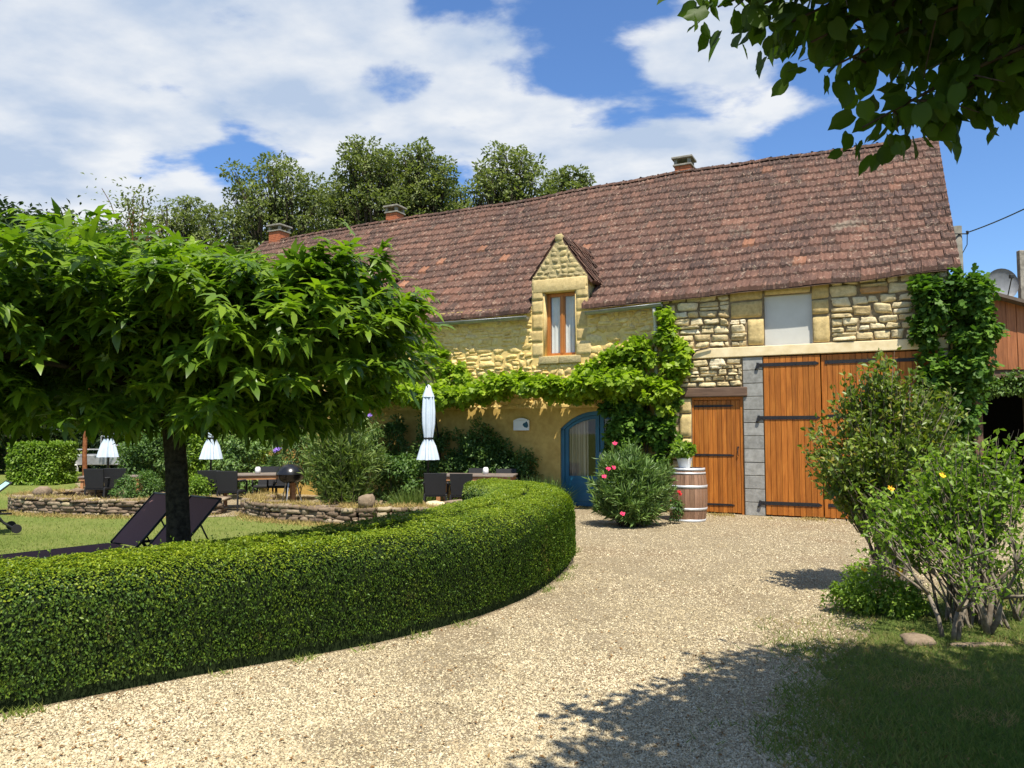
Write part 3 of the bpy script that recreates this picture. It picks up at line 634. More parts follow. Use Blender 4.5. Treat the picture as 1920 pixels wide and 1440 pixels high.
mb = MB(); mb.box(-1.62, 3.17, -.03, .28, 3.045, 3.235, bev=.012); mb.build('lintel', M_lintel, barn)
mb = MB(); mb.box(-1.52, -.30, -.035, .25, 2.275, 2.46, bev=.018); mb.build('door_beam', M_beam, barn)
mb = MB(); mb.box(.035, .895, .10, .14, 3.24, 4.2); mb.build('hatch_board', M_white, barn)

def planks(name, s0, s1, z0, z1, t, mat, parent, w=.098, th=.03, seed=0):
    rr = random.Random(seed); n = max(1, round((s1 - s0) / w)); w = (s1 - s0) / n; mb = MB()
    for i in range(n): a = s0 + i * w; mb.box(a + .003, a + w - .003, t + rr.uniform(-.001, .0015), t + th, z0 + rr.uniform(-.004, .004), z1, bev=.005)
    mb.box(s0 + .01, s1 - .01, t + th * .7, t + th + .02, z0 + .02, z1 - .01)
    return mb.build(name, mat, parent)
def strap(parent, s0, s1, z, t, h=.045, hook=True):
    mb = MB(); d = .06
    mb.box(s0, s1 - d, t - .012, t - .001, z - h / 2, z + h / 2); mb.prism([(s1 - d, z - h / 2), (s1, z - .003), (s1, z + .003), (s1 - d, z + h / 2)], t - .012, t - .001)
    if hook: mb.tube([(s0 - .005, t - .018, z - .06), (s0 - .005, t - .018, z + .045)], .022, 10); mb.tube([(s0 - .05, t + .01, z - .075), (s0 - .035, t - .02, z - .06), (s0 - .005, t - .018, z - .05)], .016, 8)
    for i in range(4): x = s0 + .06 + i * (s1 - s0 - .16) / 3; mb.tube([(x, t - .018, z), (x, t - .005, z)], .009, 8)
    o = mb.build('strap_hinge', M_iron, parent); return o
d = planks('barn_door', .006, 1.018, .03, 3.02, -.004, M_door, barn, seed=1); d['label'] = 'left leaf of the tall plank double door'
for z in (2.87, 1.86, .25): strap(d, -.09, 1.0, z, -.004, .066)
d = planks('barn_door', 1.03, 2.02, .02, 3.02, .028, M_door, barn, seed=2); d['label'] = 'middle leaf of the tall plank door behind the shrubs'
for z in (2.88, 1.88, .25): strap(d, 1.10, 1.98, z, .028, .062, False)
d = planks('barn_door', 2.03, 2.94, .02, 3.02, .02, M_door, barn, seed=3); d['label'] = 'right leaf of the tall plank door behind the shrubs'
for z in (2.87, 1.86, .25): strap(d, 2.10, 2.9, z, .02, .062, False)
d = planks('side_door', -1.34, -.45, .03, 2.21, .06, M_door, barn, w=.092, seed=4)
for z in (2.10, 1.14, .18): strap(d, -1.36, -.58, z, .06, .038, False)
mb = MB(); mb.tube([(-.50, .05, 1.27), (-.50, .02, 1.25), (-.50, .02, 1.15), (-.50, .05, 1.13)], .008, 6); mb.box(-.515, -.485, .045, .058, 1.28, 1.31); mb.build('door_handle', M_iron, d)
mb = MB(); mb.box(-1.378, -1.345, .045, .12, 0, 2.27); mb.box(-.445, -.395, .045, .12, 0, 2.27); mb.box(-1.344, -.446, .045, .12, 2.22, 2.27); mb.build('door_frame', M_door, barn)

# glass
mg = bpy.data.materials.new('glass'); mg.use_nodes = True; nt = mg.node_tree; nt.nodes.clear()
o_ = nt.nodes.new('ShaderNodeOutputMaterial'); tr_ = nt.nodes.new('ShaderNodeBsdfTransparent'); gl_ = nt.nodes.new('ShaderNodeBsdfGlossy'); gl_.inputs['Roughness'].default_value = .02
fr_ = nt.nodes.new('ShaderNodeFresnel'); fr_.inputs[0].default_value = 1.5; mx_ = nt.nodes.new('ShaderNodeMixShader'); tr_.inputs[0].default_value = (.92, .94, .93, 1)
mx_.inputs[0].default_value = .07; nt.links.new(tr_.outputs[0], mx_.inputs[1]); nt.links.new(gl_.outputs[0], mx_.inputs[2]); nt.links.new(mx_.outputs[0], o_.inputs[0])
M_glass = mg
def curtain(parent, s0, s1, z0, z1, t, mat, n=60, fr=55, amp=.018):
    V = []; F = []
    for i in range(n + 1):
        x = s0 + (s1 - s0) * i / n; y = t + amp * math.sin(x * fr) + amp * .5 * math.sin(x * fr * 2.3 + 1); V += [(x, y, z0), (x, y, z1)]
    for i in range(n): F.append((2 * i, 2 * i + 2, 2 * i + 3, 2 * i + 1))
    return MB().add(V, F).build('curtain', mat, parent, True)
# blue arched door
bd = empty('blue_door', (0, 0, 0), parent=barn); bd['label'] = 'blue arched double door, glazed above'
def archring(mb, x0, x1, th, t0, t1, sp, tp):
    V = []; F = []; n = 20
    for i in range(n + 1):
        x = x0 + (x1 - x0) * i / n; z = arc_z(x, sp, tp); V += [(x, t0, z), (x, t0, z - th), (x, t1, z), (x, t1, z - th)]
    for i in range(n): a = 4 * i; b = a + 4; F += [(a + 1, b + 1, b, a), (a, b, b + 2, a + 2), (b + 1, a + 1, a + 3, b + 3)]
    mb.add(V, F)
mb = MB(); archring(mb, -4.195, -2.455, .085, .02, .14, spring, top); mb.box(-4.195, -4.115, .02, .14, 0, spring + .0); mb.box(-2.535, -2.455, .02, .14, 0, spring + .0)
mb.build('door_frame', M_blue, bd)
for (a, b) in ((-4.112, -3.335), (-3.315, -2.538)):
    lf = MB(); st = .085
    zt = lambda x: arc_z(x) - .09
    for (p, q) in ((a, a + st), (b - st, b)):
        V = [(p, .045, .03), (q, .045, .03), (q, .045, zt(q)), (p, .045, zt(p)), (p, .09, .03), (q, .09, .03), (q, .09, zt(q)), (p, .09, zt(p))]; lf.add(V, [(0, 1, 2, 3), (1, 5, 6, 2), (4, 0, 3, 7)])
    lf.box(a + st, b - st, .048, .088, .03, .66); lf.box(a + st + .06, b - st - .06, .040, .050, .12, .58, bev=.008)
    V = []; F = []; n = 10
    for i in range(n + 1):
        x = a + st + (b - a - 2 * st) * i / n; V += [(x, .047, zt(x)), (x, .047, zt(x) - .07), (x, .09, zt(x) - .07)]
    for i in range(n): c = 3 * i; F += [(c + 1, c + 4, c + 3, c), (c + 4, c + 1, c + 2, c + 5)]
    lf.add(V, F); lo = lf.build('door_leaf', M_blue, bd)
    g = MB(); V = []; n = 10
    for i in range(n + 1): x = a + st + (b - a - 2 * st) * i / n; V += [(x, .070, .66), (x, .070, zt(x) - .06)]
    g.add(V, [(2 * i, 2 * i + 2, 2 * i + 3, 2 * i + 1) for i in range(n)]).build('glass_pane', M_glass, bd)
curtain(bd, -4.05, -3.62, .1, 1.9, .16, M_curt2, fr=70)
mb = MB(); mb.box(-3.32, -3.29, .02, .044, 1.0, 1.16); mb.tube([(-3.30, .02, 1.1), (-3.30, -.02, 1.1), (-3.20, -.02, 1.1)], .009); mb.build('door_handle', M_galv, bd)

# dormers
def dormer(c, lab):
    root = empty('dormer', (c, 0, 0), parent=barn); root['label'] = lab; rr = random.Random(int(-c * 10)); ze, zp = 4.93, 5.84
    mb = MB()
    for (a, b) in ((-DH, -.385), (.385, DH)):
        z = 3.22 if b < 0 else 3.3; z = 3.22
        for h in (.32, .27, .36, .30, .24, .22): 
            ext = rr.choice((0, .05, 0, .09)) if z < 4.0 else 0
            stone(mb, (a - ext) if a < 0 else a, b if a < 0 else b + ext, z + .002, min(z + h, 4.925) - .002, .026, rr, 0, .02, .9, dome=.95); z += h
            if z > 4.9: break
    # reveals and lintel
    mb.box(-.384, -.36, .0, .24, 3.24, 4.62); mb.box(.36, .384, .0, .24, 3.24, 4.62)
    mb.box(-.62, .62, -.035, .30, 4.63, 4.92, bev=.02)
    mb.build('stone_surround', M_ashlar, root, True)
    g = MB(); V = [(-DH, -.008, 4.2), (-.39, -.008, 4.2), (-.39, -.005, 4.8), (.39, -.005, 4.8), (.39, -.005, 4.2), (DH, -.005, 4.2), (DH, -.005, ze), (0, -.005, zp), (-DH, -.005, ze)]
    g.add(V, [tuple(range(9))]); V2 = [(x, .25, z) for x, _, z in V]; g.add(V2, [tuple(range(8, -1, -1))])
    for sx in (-1, 1):
        x = sx * (DH - .02); g.add([(x, 0, 4.1), (x, .75, 4.88), (x, .75, ze), (x, 0, ze)], [(0, 1, 2, 3)]); x *= .93; g.add([(x, 0, 4.1), (x, .75, 4.88), (x, .75, ze), (x, 0, ze)], [(3, 2, 1, 0)])
    z = ze
    while z < zp - .08:
        h = rr.uniform(.09, .15); hw_ = (zp - z - h * .5) / (zp - ze) * DH * 1.0; x = -hw_
        while x < hw_ - .03:
            w = rr.uniform(.12, .26); w = hw_ - x if x + w * 1.4 > hw_ else w; stone(g, x + .003, x + w - .003, z + .002, z + h - .002, .022, rr, 0, .5, dome=.2, rnd=.4); x += w
        z += h
    stone(g, -.09, .09, zp - .10, zp + .06, .045, rr, 0, .15); g.box(-.075, .075, 0, .12, zp - .08, zp + .04, bev=.02)
    g.build('gable', M_gable, root, True)
    tl = MB()
    for sx in (-1, 1):
        wd = DH + (.10 if sx > 0 else .015); zo = ze - (.14 if sx > 0 else .02)
        def f(a, b, lift=0, sx=sx): 
            n = Vector((sx * (zp + .03 - zo), 0, wd)).normalized(); return Vector((sx * wd * (1 - b), a, zo + (zp + .03 - zo) * b)) + n * (lift + .0)
        def sk(a, b, sx=sx): x = wd * (1 - b); z = zo + (zp - zo) * b; return z < (4.2 + (a + .26) * .79) - .05
        tiles(tl, f, .0, 1.75, 4, .2, sk, 5 if sx > 0 else 6, .035)
        V = [f(0.0, 0, -.03), f(0.0, 1, -.03), f(1.7, 1, -.03), f(.55, 0, -.03), f(0.0, 0, .015), f(0.0, 1, .015), f(1.7, 1, .015), f(.55, 0, .015)]; tl.add(V, [(0, 1, 2, 3), (7, 6, 5, 4), (0, 4, 5, 1), (0, 3, 7, 4)])
    tl.tube([(0, .0, zp + .03), (0, 1.9, zp + .03)], .055, 8)
    tl.build('dormer_roof', M_tile, root)
    s = MB(); s.box(-.47, -.005, -.07, .26, 3.06, 3.225, bev=.012); s.box(.005, .50, -.06, .26, 3.065, 3.22, bev=.012); s.build('window_sill', M_gable, root, True)
    wf = MB(); y0, y1 = .16, .22
    wf.box(-.358, -.285, y0, y1, 3.24, 4.62); wf.box(.30, .358, y0, y1, 3.24, 4.62); wf.box(-.284, .299, y0, y1, 4.55, 4.62); wf.box(-.284, .299, y0, y1, 3.24, 3.31)
    wf.box(-.05, .055, y0 - .008, y1, 3.311, 4.549); wf.box(-.018, .022, y0 - .02, y0 - .009, 3.311, 4.549)
    wf.build('window_frame', M_wframe, root)
    for (xa, xb) in ((-.284, -.051), (.056, .299)): MB().add([(xa, .19, 3.311), (xb, .19, 3.311), (xb, .19, 4.549), (xa, .19, 4.549)], [(0, 1, 2, 3)]).build('glass_pane', M_glass, root)
    curtain(root, -.283, -.052, 3.28, 4.56, .235, M_curt, 30, 75, .010); curtain(root, .057, .298, 3.28, 4.56, .235, M_curt, 30, 75, .010)
dormer(D1, 'gabled stone dormer with a curtained window'); dormer(D2, 'stone dormer half hidden by the round tree')
# gutters and downpipe
def gutter(s0, s1, z0, z1, t=-.19):
    mb = MB(); V = []; F = []; n = 8; m = 7
    for i in range(n + 1):
        s = s0 + (s1 - s0) * i / n; z = z0 + (z1 - z0) * i / n
        for k in range(m): a = math.pi * k / (m - 1); V += [(s, t - math.cos(a) * .062, z - math.sin(a) * .062)]
    F = [(i * m + k, i * m + k + 1, (i + 1) * m + k + 1, (i + 1) * m + k) for i in range(n) for k in range(m - 1)]
    mb.add(V, F); mb.tube([(s0, t - .064, z0 + .004), (s1, t - .064, z1 + .004)], .009, 6)
    for s, z in ((s0, z0), (s1, z1)): mb.add([(s, t - math.cos(math.pi * k / 6) * .062, z - math.sin(math.pi * k / 6) * .062) for k in range(7)], [tuple(range(7))])
    return mb.build('gutter', M_zinc, barn, True)
gutter(D1 + DH + .02, -1.90, 4.10, 4.16); gutter(D2 + DH + .02, D1 - DH - .02, 4.10, 4.10); gutter(-17.5, D2 - DH - .02, 4.10, 4.10)
mb = MB(); mb.tube([(-2.06, -.19, 4.09), (-2.06, -.18, 4.0), (-2.07, -.10, 3.88), (-2.07, -.07, 3.75), (-2.07, -.07, .02)], .04, 12)
for z in (3.7, 2.6, 1.2): mb.tube([(-2.07, -.07, z), (-2.07, -.07, z + .035)], .048, 12)
mb.build('downpipe', M_pipe, barn, True)
# chimneys
for (s, wd, ztop) in ((-2.68, .42, 8.98), (-12.12, .42, 8.90), (-17.05, .50, 8.86)):
    c = empty('chimney', (s, TR + .12, 0), parent=barn); mb = MB(); zb = ztop - .27; z = 8.0; rr = random.Random(int(s * 9))
    while z < zb - .01:
        h = .062; 
        for q in range(3): a = -wd / 2 + q * wd / 3; mb.box(a + .004, a + wd / 3 - .004, -wd / 2, wd / 2, z + .004, z + h - .004, bev=.004)
        mb.box(-wd / 2 + .008, wd / 2 - .008, -wd / 2 + .008, wd / 2 - .008, z, z + h); z += h
    mb.build('chimney_stack', M_brick, c)
    mb = MB(); e = wd / 2 + .04; mb.box(-e, e, -e, e, zb, zb + .05, bev=.01)
    for x in (-1, 1):
        for y in (-1, 1): mb.box(x * (wd / 2 - .03) - .04, x * (wd / 2 - .03) + .04, y * (wd / 2 - .03) - .04, y * (wd / 2 - .03) + .04, zb + .05, zb + .19)
    mb.box(-e - .03, e + .03, -e - .03, e + .03, zb + .19, zb + .25, bev=.012); mb.build('chimney_cap', M_conc, c)
n = 5200; s_ = rng.uniform(-4.4, 3.1, n); t_ = -.06 - np.abs(rng.normal(size=n)) * .22; q = np.stack([P0.x + U.x * s_ + NN.x * t_, P0.y + U.y * s_ + NN.y * t_], 1); kk = nz2(q, 1.9, 8) > -.02
blades(q[kk], .05, M_straw, 'dry_grass', 'thin dry grass along the foot of the barn doors', 1.6, 1.)
# plaque on the wall
pl = empty('wall_plaque', bw(-5.1, -.03, 1.62), -A, 'white plaque with a dark blue blot on the wall left of the blue door', 'plaque')
mb = MB(); mb.box(-.19, .19, -.05, 0, 0, .22, bev=.01); V = [(-.19 + .38 * i / 12, .22 + .055 * math.sin(math.pi * i / 12)) for i in range(13)]
mb.prism(V + [(-.19, .2)][:0], -.045, -.005); mb.build('panel', M_pot, pl)
mb = MB(); mb.prism([(.04, .12), (.09, .07), (.15, .06), (.175, .10), (.16, .17), (.13, .20), (.10, .17), (.06, .16)], -.056, -.0505); mb.build('emblem', plain('dark_teal', (.02, .10, .15)), pl)

# ------------------------------------------------------------------ shed on the right, dish, posts, utility pole
SH0 = Vector((9.45, 15.7, 0)); sh = empty('open_shed', SH0, R(-4), 'shed clad in vertical orange-brown boards above a dark open bay', 'shed')
rr = random.Random(3); mb = MB(); x = 0
while x < 8:
    w = rr.uniform(.20, .26); zt = 4.48 - x * .30; mb.box(x + .004, x + w - .004, rr.uniform(-.006, .006), .03, 2.86, zt, bev=.004); x += w
mb.build('board_cladding', M_shed, sh)
mb = MB(); mb.box(-.1, 8.2, .035, .16, 2.70, 2.86); 
for x in (0.0, 3.9, 7.9): mb.box(x, x + .16, .04, .2, 0, 2.7)
mb.build('timber_frame', M_beam, sh)
mb = MB(); V = [(-.25, -.25, 4.60), (8.3, -.25, 2.05), (8.3, 5, 2.05), (-.25, 5, 4.60)]; V = V + [(a, b, c - .07) for a, b, c in V]
mb.add(V, [(0, 1, 2, 3), (7, 6, 5, 4), (0, 4, 5, 1), (3, 2, 6, 7), (0, 3, 7, 4), (1, 5, 6, 2)]); mb.build('roof', plain('fibre_roof', (.13, .10, .08), .9, bmp=.3), sh)
mb = MB(); V = [(0, 5, 0), (8, 5, 0), (8, 5, 2.0), (0, 5, 4.4)]; mb.add(V, [(0, 1, 2, 3)]); mb.add([(0, .1, 0), (0, 5, 0), (0, 5, 4.4), (0, .1, 4.4)], [(0, 1, 2, 3)]); mb.add([(8, .1, 0), (8, 5, 0), (8, 5, 2.1), (8, .1, 2.1)], [(3, 2, 1, 0)]); mb.build('wall', M_dark, sh)  # walls coloured near-black: the shade inside the bay is painted in
def atd(px, py, Y):
    a = (px - 960) / 1443; p = math.atan(89 / 1443); v = (720 - py) / 1443; dy = math.cos(p) - v * math.sin(p); dz = math.sin(p) + v * math.cos(p); k = Y / dy
    return Vector((a * k, Y, 1.6 + dz * k))
c = atd(1878, 534, 17.0); di = empty('satellite_dish', c, R(-8), 'grey round satellite dish behind the shed roof', 'satellite dish'); mb = MB(); V = []; F = []; n = 28
for j, (r, d) in enumerate(((0, .07), (.12, .062), (.24, .035), (.345, 0), (.35, -.012))):
    for k in range(n): a = 2 * math.pi * k / n; V.append((r * math.cos(a), d, r * math.sin(a) * 1.05))
F = [(j * n + k, j * n + (k + 1) % n, (j + 1) * n + (k + 1) % n, (j + 1) * n + k) for j in range(4) for k in range(n)]; mb.add(V, F); mb.build('reflector', M_dish, di, True)
mb = MB(); mb.tube([(0, .07, -.2), (0, -.25, -.30), (.02, -.42, .1)], .012, 6); mb.tube([(0, .10, 0), (0, .16, -.5), (0, .16, -1.2)], .03, 8); mb.box(-.03, .05, -.46, -.38, .06, .14, bev=.01); mb.build('feed_arm', M_dframe, di)
c = atd(1913, 470, 18.5); po = MB().box(-.065, .065, -.065, .065, -c.z - 0, 0, bev=.015).build('concrete_post', M_conc); po.location = c; tag(po, 'square grey post rising behind the shed roof beside the dish', 'post')
c = atd(1794, 425, 25.); up = empty('utility_pole', (c.x, c.y, 0), 0, 'grey round utility pole behind the right end of the barn roof', 'utility pole')
mb = MB(); mb.tube([(0, 0, 0), (0, 0, c.z)], [.17, .14], 14); mb.build('pole', plain('weathered_pole', (.17, .16, .13), .9, c2=(.10, .095, .075), scale=5), up, True)
mb = MB(); mb.tube([(-.16, -.16, c.z - .28), (.24, -.16, c.z - .28)], .02); mb.lathe([(.03, -.06), (.05, -.03), (.03, 0), (.05, .03), (.03, .06)], (.24, -.16, c.z - .24), 10); mb.build('insulator', M_dframe, up)
a = Vector((c.x + .24, c.y - .16, c.z - .24)); b = atd(2420, 60, 15); mb = MB(); pts = [a.lerp(b, i / 24) - Vector((0, 0, .45 * 4 * (i / 24) * (1 - i / 24))) for i in range(25)]; mb.tube(pts, .02, 6)
mb.tube([a, a + Vector((-.02, 0, -.4)), a + Vector((-.2, .1, -.8)), a + Vector((-.24, .16, -2.5))], .014, 6)
tag(mb.build('power_cable', M_black), 'black overhead cable running from the utility pole to the upper right', 'cable')

# ------------------------------------------------------------------ clipped hedge
def resample(poly, n):
    p = np.array(poly, float); d = np.r_[0, np.cumsum(np.linalg.norm(np.diff(p, axis=0), axis=1))]; t = np.linspace(0, d[-1], n); q = np.stack([np.interp(t, d, p[:, 0]), np.interp(t, d, p[:, 1])], 1)
    for _ in range(6): q[1:-1] = (q[:-2] + 2 * q[1:-1] + q[2:]) / 4
    return q
NS = 90; hf, hb = resample(HF, NS), resample(HB, NS); HH = .76
HHs = np.interp(np.linspace(0, 1, NS), [0, .3, .45, .6, .8, 1], [.745, .745, .76, .79, .84, .82])
def hedge_surf(i, v):
    """i float index along, v 0..1 around front-bottom -> top -> back-bottom; returns pos, normal"""
    i0 = np.clip(i.astype(int), 0, NS - 2); f = (i - i0)[:, None]; a = hf[i0] * (1 - f) + hf[i0 + 1] * f; b = hb[i0] * (1 - f) + hb[i0 + 1] * f; h = np.interp(i, np.arange(NS), HHs)
    ang = v * np.pi; c, s = np.cos(ang), np.sin(ang); e = .30      # rounded box section
    sx = np.sign(c) * np.abs(c) ** e; sz = np.abs(s) ** (e * 1.15)
    m = (a + b) / 2; w = (a - b) / 2; pos = np.column_stack([m + w * sx[:, None], h * sz])
    wn = nrm(w); nx = np.sign(c) * np.abs(c) ** (2 - e) ; nzv = np.abs(s) ** (2 - e); nrmv = nrm(np.column_stack([wn * nx[:, None], nzv + 1e-3])); return pos, nrmv
hd = empty('box_hedge', (0, 0, 0), 0, 'long low clipped box hedge curving along the edge of the gravel drive', 'hedge')
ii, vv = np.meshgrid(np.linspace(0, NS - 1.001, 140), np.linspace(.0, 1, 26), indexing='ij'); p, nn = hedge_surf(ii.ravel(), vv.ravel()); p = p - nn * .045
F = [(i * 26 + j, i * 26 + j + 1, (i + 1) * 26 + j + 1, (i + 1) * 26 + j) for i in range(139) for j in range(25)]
mbh = MB(); mbh.add(p, F); mbh.add(p[:26], [tuple(range(26))]); mbh.add(p[-26:], [tuple(range(25, -1, -1))]); mbh.build('shade_core', M_core, hd, True)  # solid near-black shell; shade between the leaves is put into its colour
def hedge_leaves():
    n = 230000; i = rng.random(n) * (NS - 1.001); ang = rng.random(n)
    # even out the sampling over the rounded section by length
    g = np.linspace(.0005, .9995, 600); c, s = np.cos(g * np.pi), np.sin(g * np.pi); xs = np.sign(c) * np.abs(c) ** .30 * .5; zs = np.abs(s) ** .345 * .8
    L = np.r_[0, np.cumsum(np.hypot(np.diff(xs), np.diff(zs)))]; v = np.interp(ang * L[-1], L, g)
    p, nn = hedge_surf(i, v); k = (v < .82) | (rng.random(n) < .35); p, nn = p[k], nn[k]
    wob = np.array([noise.noise(Vector(q * 2.3)) * .022 + noise.noise(Vector(q * 9)) * .022 for q in p]) ; p = p + nn * (wob[:, None] - rng.random((len(p), 1)) ** 2 * .05 + .012); p = p[:, :]; k = p[:, 2] > .05 + .03 * rng.random(len(p)); p, nn = p[k], nn[k]
    # far end cap
    m = 9000; v2 = rng.random(m); q, _ = hedge_surf(np.full(m, NS - 1.01), v2); cen = np.append((hf[-1] + hb[-1]) / 2, .4); r = rng.random((m, 1)) ** .5; q = cen + (q - cen) * r; on = np.tile([-1., .1, .2], (m, 1)); q = q + on * (1 - r) * .12
    p = np.vstack([p, q]); nn = np.vstack([nn, on]); n = len(p)
    q = rv(n); ax = q - (q * nn).sum(1, keepdims=True) * nn * .8 + nn * .25; nm = nn * 1.5 + rv(n) * .5
    up_ = nn[:, 2] + .6 * np.array([noise.noise(Vector(x * 2.6)) for x in p]) + 1.0 * (rng.random(n) - .5) + (p[:, 2] - .75) * 1.2; new = up_ > .62; sz = .021 * (.7 + .7 * rng.random(n))  # upward-facing leaves get the lighter tone: lit top partly put into colour
    V, F = place(T_DIAM, p[new], ax[new], nm[new], sz[new]); npmesh('lit_new_growth', V, F, M_lnew, hd)['label'] = 'yellow-green new growth on the hedge top, its sunlit tone partly painted in'
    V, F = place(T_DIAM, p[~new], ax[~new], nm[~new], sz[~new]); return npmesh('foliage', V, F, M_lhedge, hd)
hedge_leaves()
def hedge_shoots():
    m = 420; i = rng.random(m) * (NS - 2); v = .12 + .75 * rng.random(m); p, nn = hedge_surf(i, v); P = []; D = []
    for k in range(7): t = k / 6; P.append(p + (nn * .8 + np.array([0, 0, .5])) * t * (.03 + .05 * rng.random((m, 1))) + rv(m) * .006); D.append(nn + rv(m) * .8)
    P = np.vstack(P); D = np.vstack(D); V, F = place(T_DIAM, P, D, rv(len(P)) + np.array([0, 0, 1]), .017 * (.7 + .6 * rng.random(len(P)))); npmesh('new_shoots', V, F, M_lrose, hd)
hedge_shoots()

# ------------------------------------------------------------------ umbrella-trained mulberry on the left
ml = empty('mulberry_tree', (-2.98, 7.0, 0), 0, 'broad umbrella-shaped tree with big lobed bright green leaves behind the hedge', 'tree')
mb = MB(); mb.tube([(.02, 0, -.02), (.0, 0, .35), (-.03, 0, .8), (-.06, 0, 1.3), (-.11, 0, 1.75), (-.14, 0, 2.05)], [.14, .112, .10, .095, .092, .10], 14); mb.build('trunk', M_mulb, ml, True)
LB = [(-.75, .15, 2.62, 2.2, 2.1, .80, .46), (.85, -.2, 2.50, 1.42, 1.6, .66, .32), (-1.9, -.6, 2.5, 1.7, 1.6, .75, .24)]
def crown_mul():
    P = []; O = []; TP = []; r = np.random.default_rng(11)
    for (cx, cy, cz, rx, ry, rz, fr) in LB:
        # shoots: each carries its leaves back from a tip on the uneven surface of the crown
        m = int(1500 * fr); d = rv(m, r); d[:, 2] = np.where(r.random(m) < .55, np.abs(d[:, 2]), -np.abs(d[:, 2]) * .9); d = nrm(d); bump_ = np.array([noise.noise(Vector(x * 1.9 + cx)) for x in d]) * .30
        q = (.80 + .26 * r.random(m) + bump_)[:, None]; T = d * q * np.array([rx, ry, rz]); low = np.clip(-d[:, 2], 0, 1)[:, None]; T[:, :2] *= (1 - .16 * low ** 1.5); T[:, 2] = np.where(d[:, 2] < 0, T[:, 2] * (cz - 1.62) / rz / .85, T[:, 2])
        sd_ = nrm(d * np.array([1, 1, .40]) + rv(m, r) * .35 + np.array([0, 0, .12])); L = .35 + .35 * r.random(m); k = 15
        t = r.random((m, k, 1)) ** 1.3; pp = T[:, None, :] - sd_[:, None, :] * t * L[:, None, None] + rv(m * k, r).reshape(m, k, 3) * .05
        oo = sd_[:, None, :] * (1 - t) + rv(m * k, r).reshape(m, k, 3) * .75; P.append(pp.reshape(-1, 3) + np.array([cx, cy, cz])); O.append(oo.reshape(-1, 3)); TP.append(T + np.array([cx, cy, cz]))
        n = int(5200 * fr); d = rv(n, r); q = .70 * r.random((n, 1)) ** .4; P.append(d * q * np.array([rx, ry, rz * .85]) + np.array([cx, cy, cz + .05])); O.append(d)
    P = np.vstack(P); O = nrm(np.vstack(O)); lim = 1.66 + .26 * np.array([noise.noise(Vector((x * 1.6, y * 1.6, 1))) for x, y in P[:, :2]]) + np.clip(P[:, 0] - 1.2, 0, 2) * .22; k = P[:, 2] > lim; P, O = P[k], O[k]
    n = len(P); ax = O * np.array([1, 1, .6]) * .8 + rv(n, r) * .3 + np.array([0, 0, -.35]); nm = O * .35 + np.array([0, 0, 1.0]) + rv(n, r) * .38
    V, F = place(T_LOBED, P, ax, nm, .138 * (.5 + .95 * r.random(n))); npmesh('crown', V, F, M_lmul, ml); return np.vstack(TP)
PM = crown_mul()
mb = MB(); rr = random.Random(2)
for i in range(46):
    t = PM[rr.randrange(len(PM))]; b = Vector((-.14, 0, 1.95)); t = Vector(t); t = b + (t - b) * .92
    if (t - b).length < .6 or t.z < 2.2: continue
    m = b.lerp(t, .45) + Vector((0, 0, .05)); mb.tube([b, m, t], [.05, .026, .008], 6)
for i in range(9): a = i * .7; mb.tube([(-.13, 0, 1.85), (-.13 + .5 * math.cos(a), .5 * math.sin(a), 2.18), (-.2 + .9 * math.cos(a), .9 * math.sin(a), 2.35), (-.2 + 1.2 * math.cos(a), 1.2 * math.sin(a), 2.42)], [.085, .06, .04, .015], 8)
mb.build('branch', M_mulb, ml, True)

# ------------------------------------------------------------------ linden overhead on the right
ln = empty('linden_tree', (4.3, 1.2, 0), 0, 'dark leafy linden branches hanging into the top right corner over the lawn', 'tree')
mb = MB(); mb.tube([(0, 0, 0), (-.02, .02, 1.2), (.0, .0, 2.6), (.05, -.05, 4.2), (.0, 0, 6.2)], [.26, .2, .18, .14, .05], 14); mb.build('trunk', M_bark, ln, True)
SHADE = [(-.3, -3), (-.22, 3.6), (.05, 4.35), (.42, 4.72), (.85, 4.95), (1.0, 5.4), (1.35, 5.95), (2.6, 6.1), (4.2, 6.05), (9, 5.6), (9, -3)]; SXY = Vector((SUN.x / SUN.z, SUN.y / SUN.z))
tw = MB(); LP = []; LO = []; r = np.random.default_rng(21); rr = random.Random(21)
def spray(a, b, nleaf=60, sag=.15, tr=.03, width=.34, dn=.1, twigs=True):
    """a limb from a to b (world) carrying side twigs with leaves"""
    a = Vector(a); b = Vector(b); pts = []
    for i in range(7):
        t = i / 6; p = a.lerp(b, t); p.z += -sag * t * t + .06 * math.sin(t * 5 + a.x); pts.append(p - ln.location)
    tw.tube(pts, [tr * (1 - .8 * i / 6) for i in range(7)], 6)
    L = (b - a).length; k = int(nleaf)
    for _ in range(k):
        t = rr.random() ** .6; i = min(int(t * 6), 5); p = pts[i].lerp(pts[i + 1], t * 6 - i); w = width * (1.15 - .6 * t)
        off = Vector((rr.gauss(0, 1), rr.gauss(0, 1), rr.gauss(-dn * 2, .55))) * w * .6; LP.append(p + off); LO.append(off.normalized())
    for _ in range(int(L * 4) if twigs else 0):
        t = .25 + .75 * rr.random(); i = min(int(t * 6), 5); p = pts[i].lerp(pts[i + 1], t * 6 - i); q = p + Vector((rr.gauss(0, 1), rr.gauss(0, 1), rr.gauss(-.3, .5))) * width * .8; w_ = q + ln.location
        if w_.y > .5 and w_.x / w_.y < .25 and w_.z < 1.6 + .62 * w_.y: continue
        tw.tube([p, p.lerp(q, .5) + Vector((0, 0, .02)), q], [.006, .004, .002], 5)
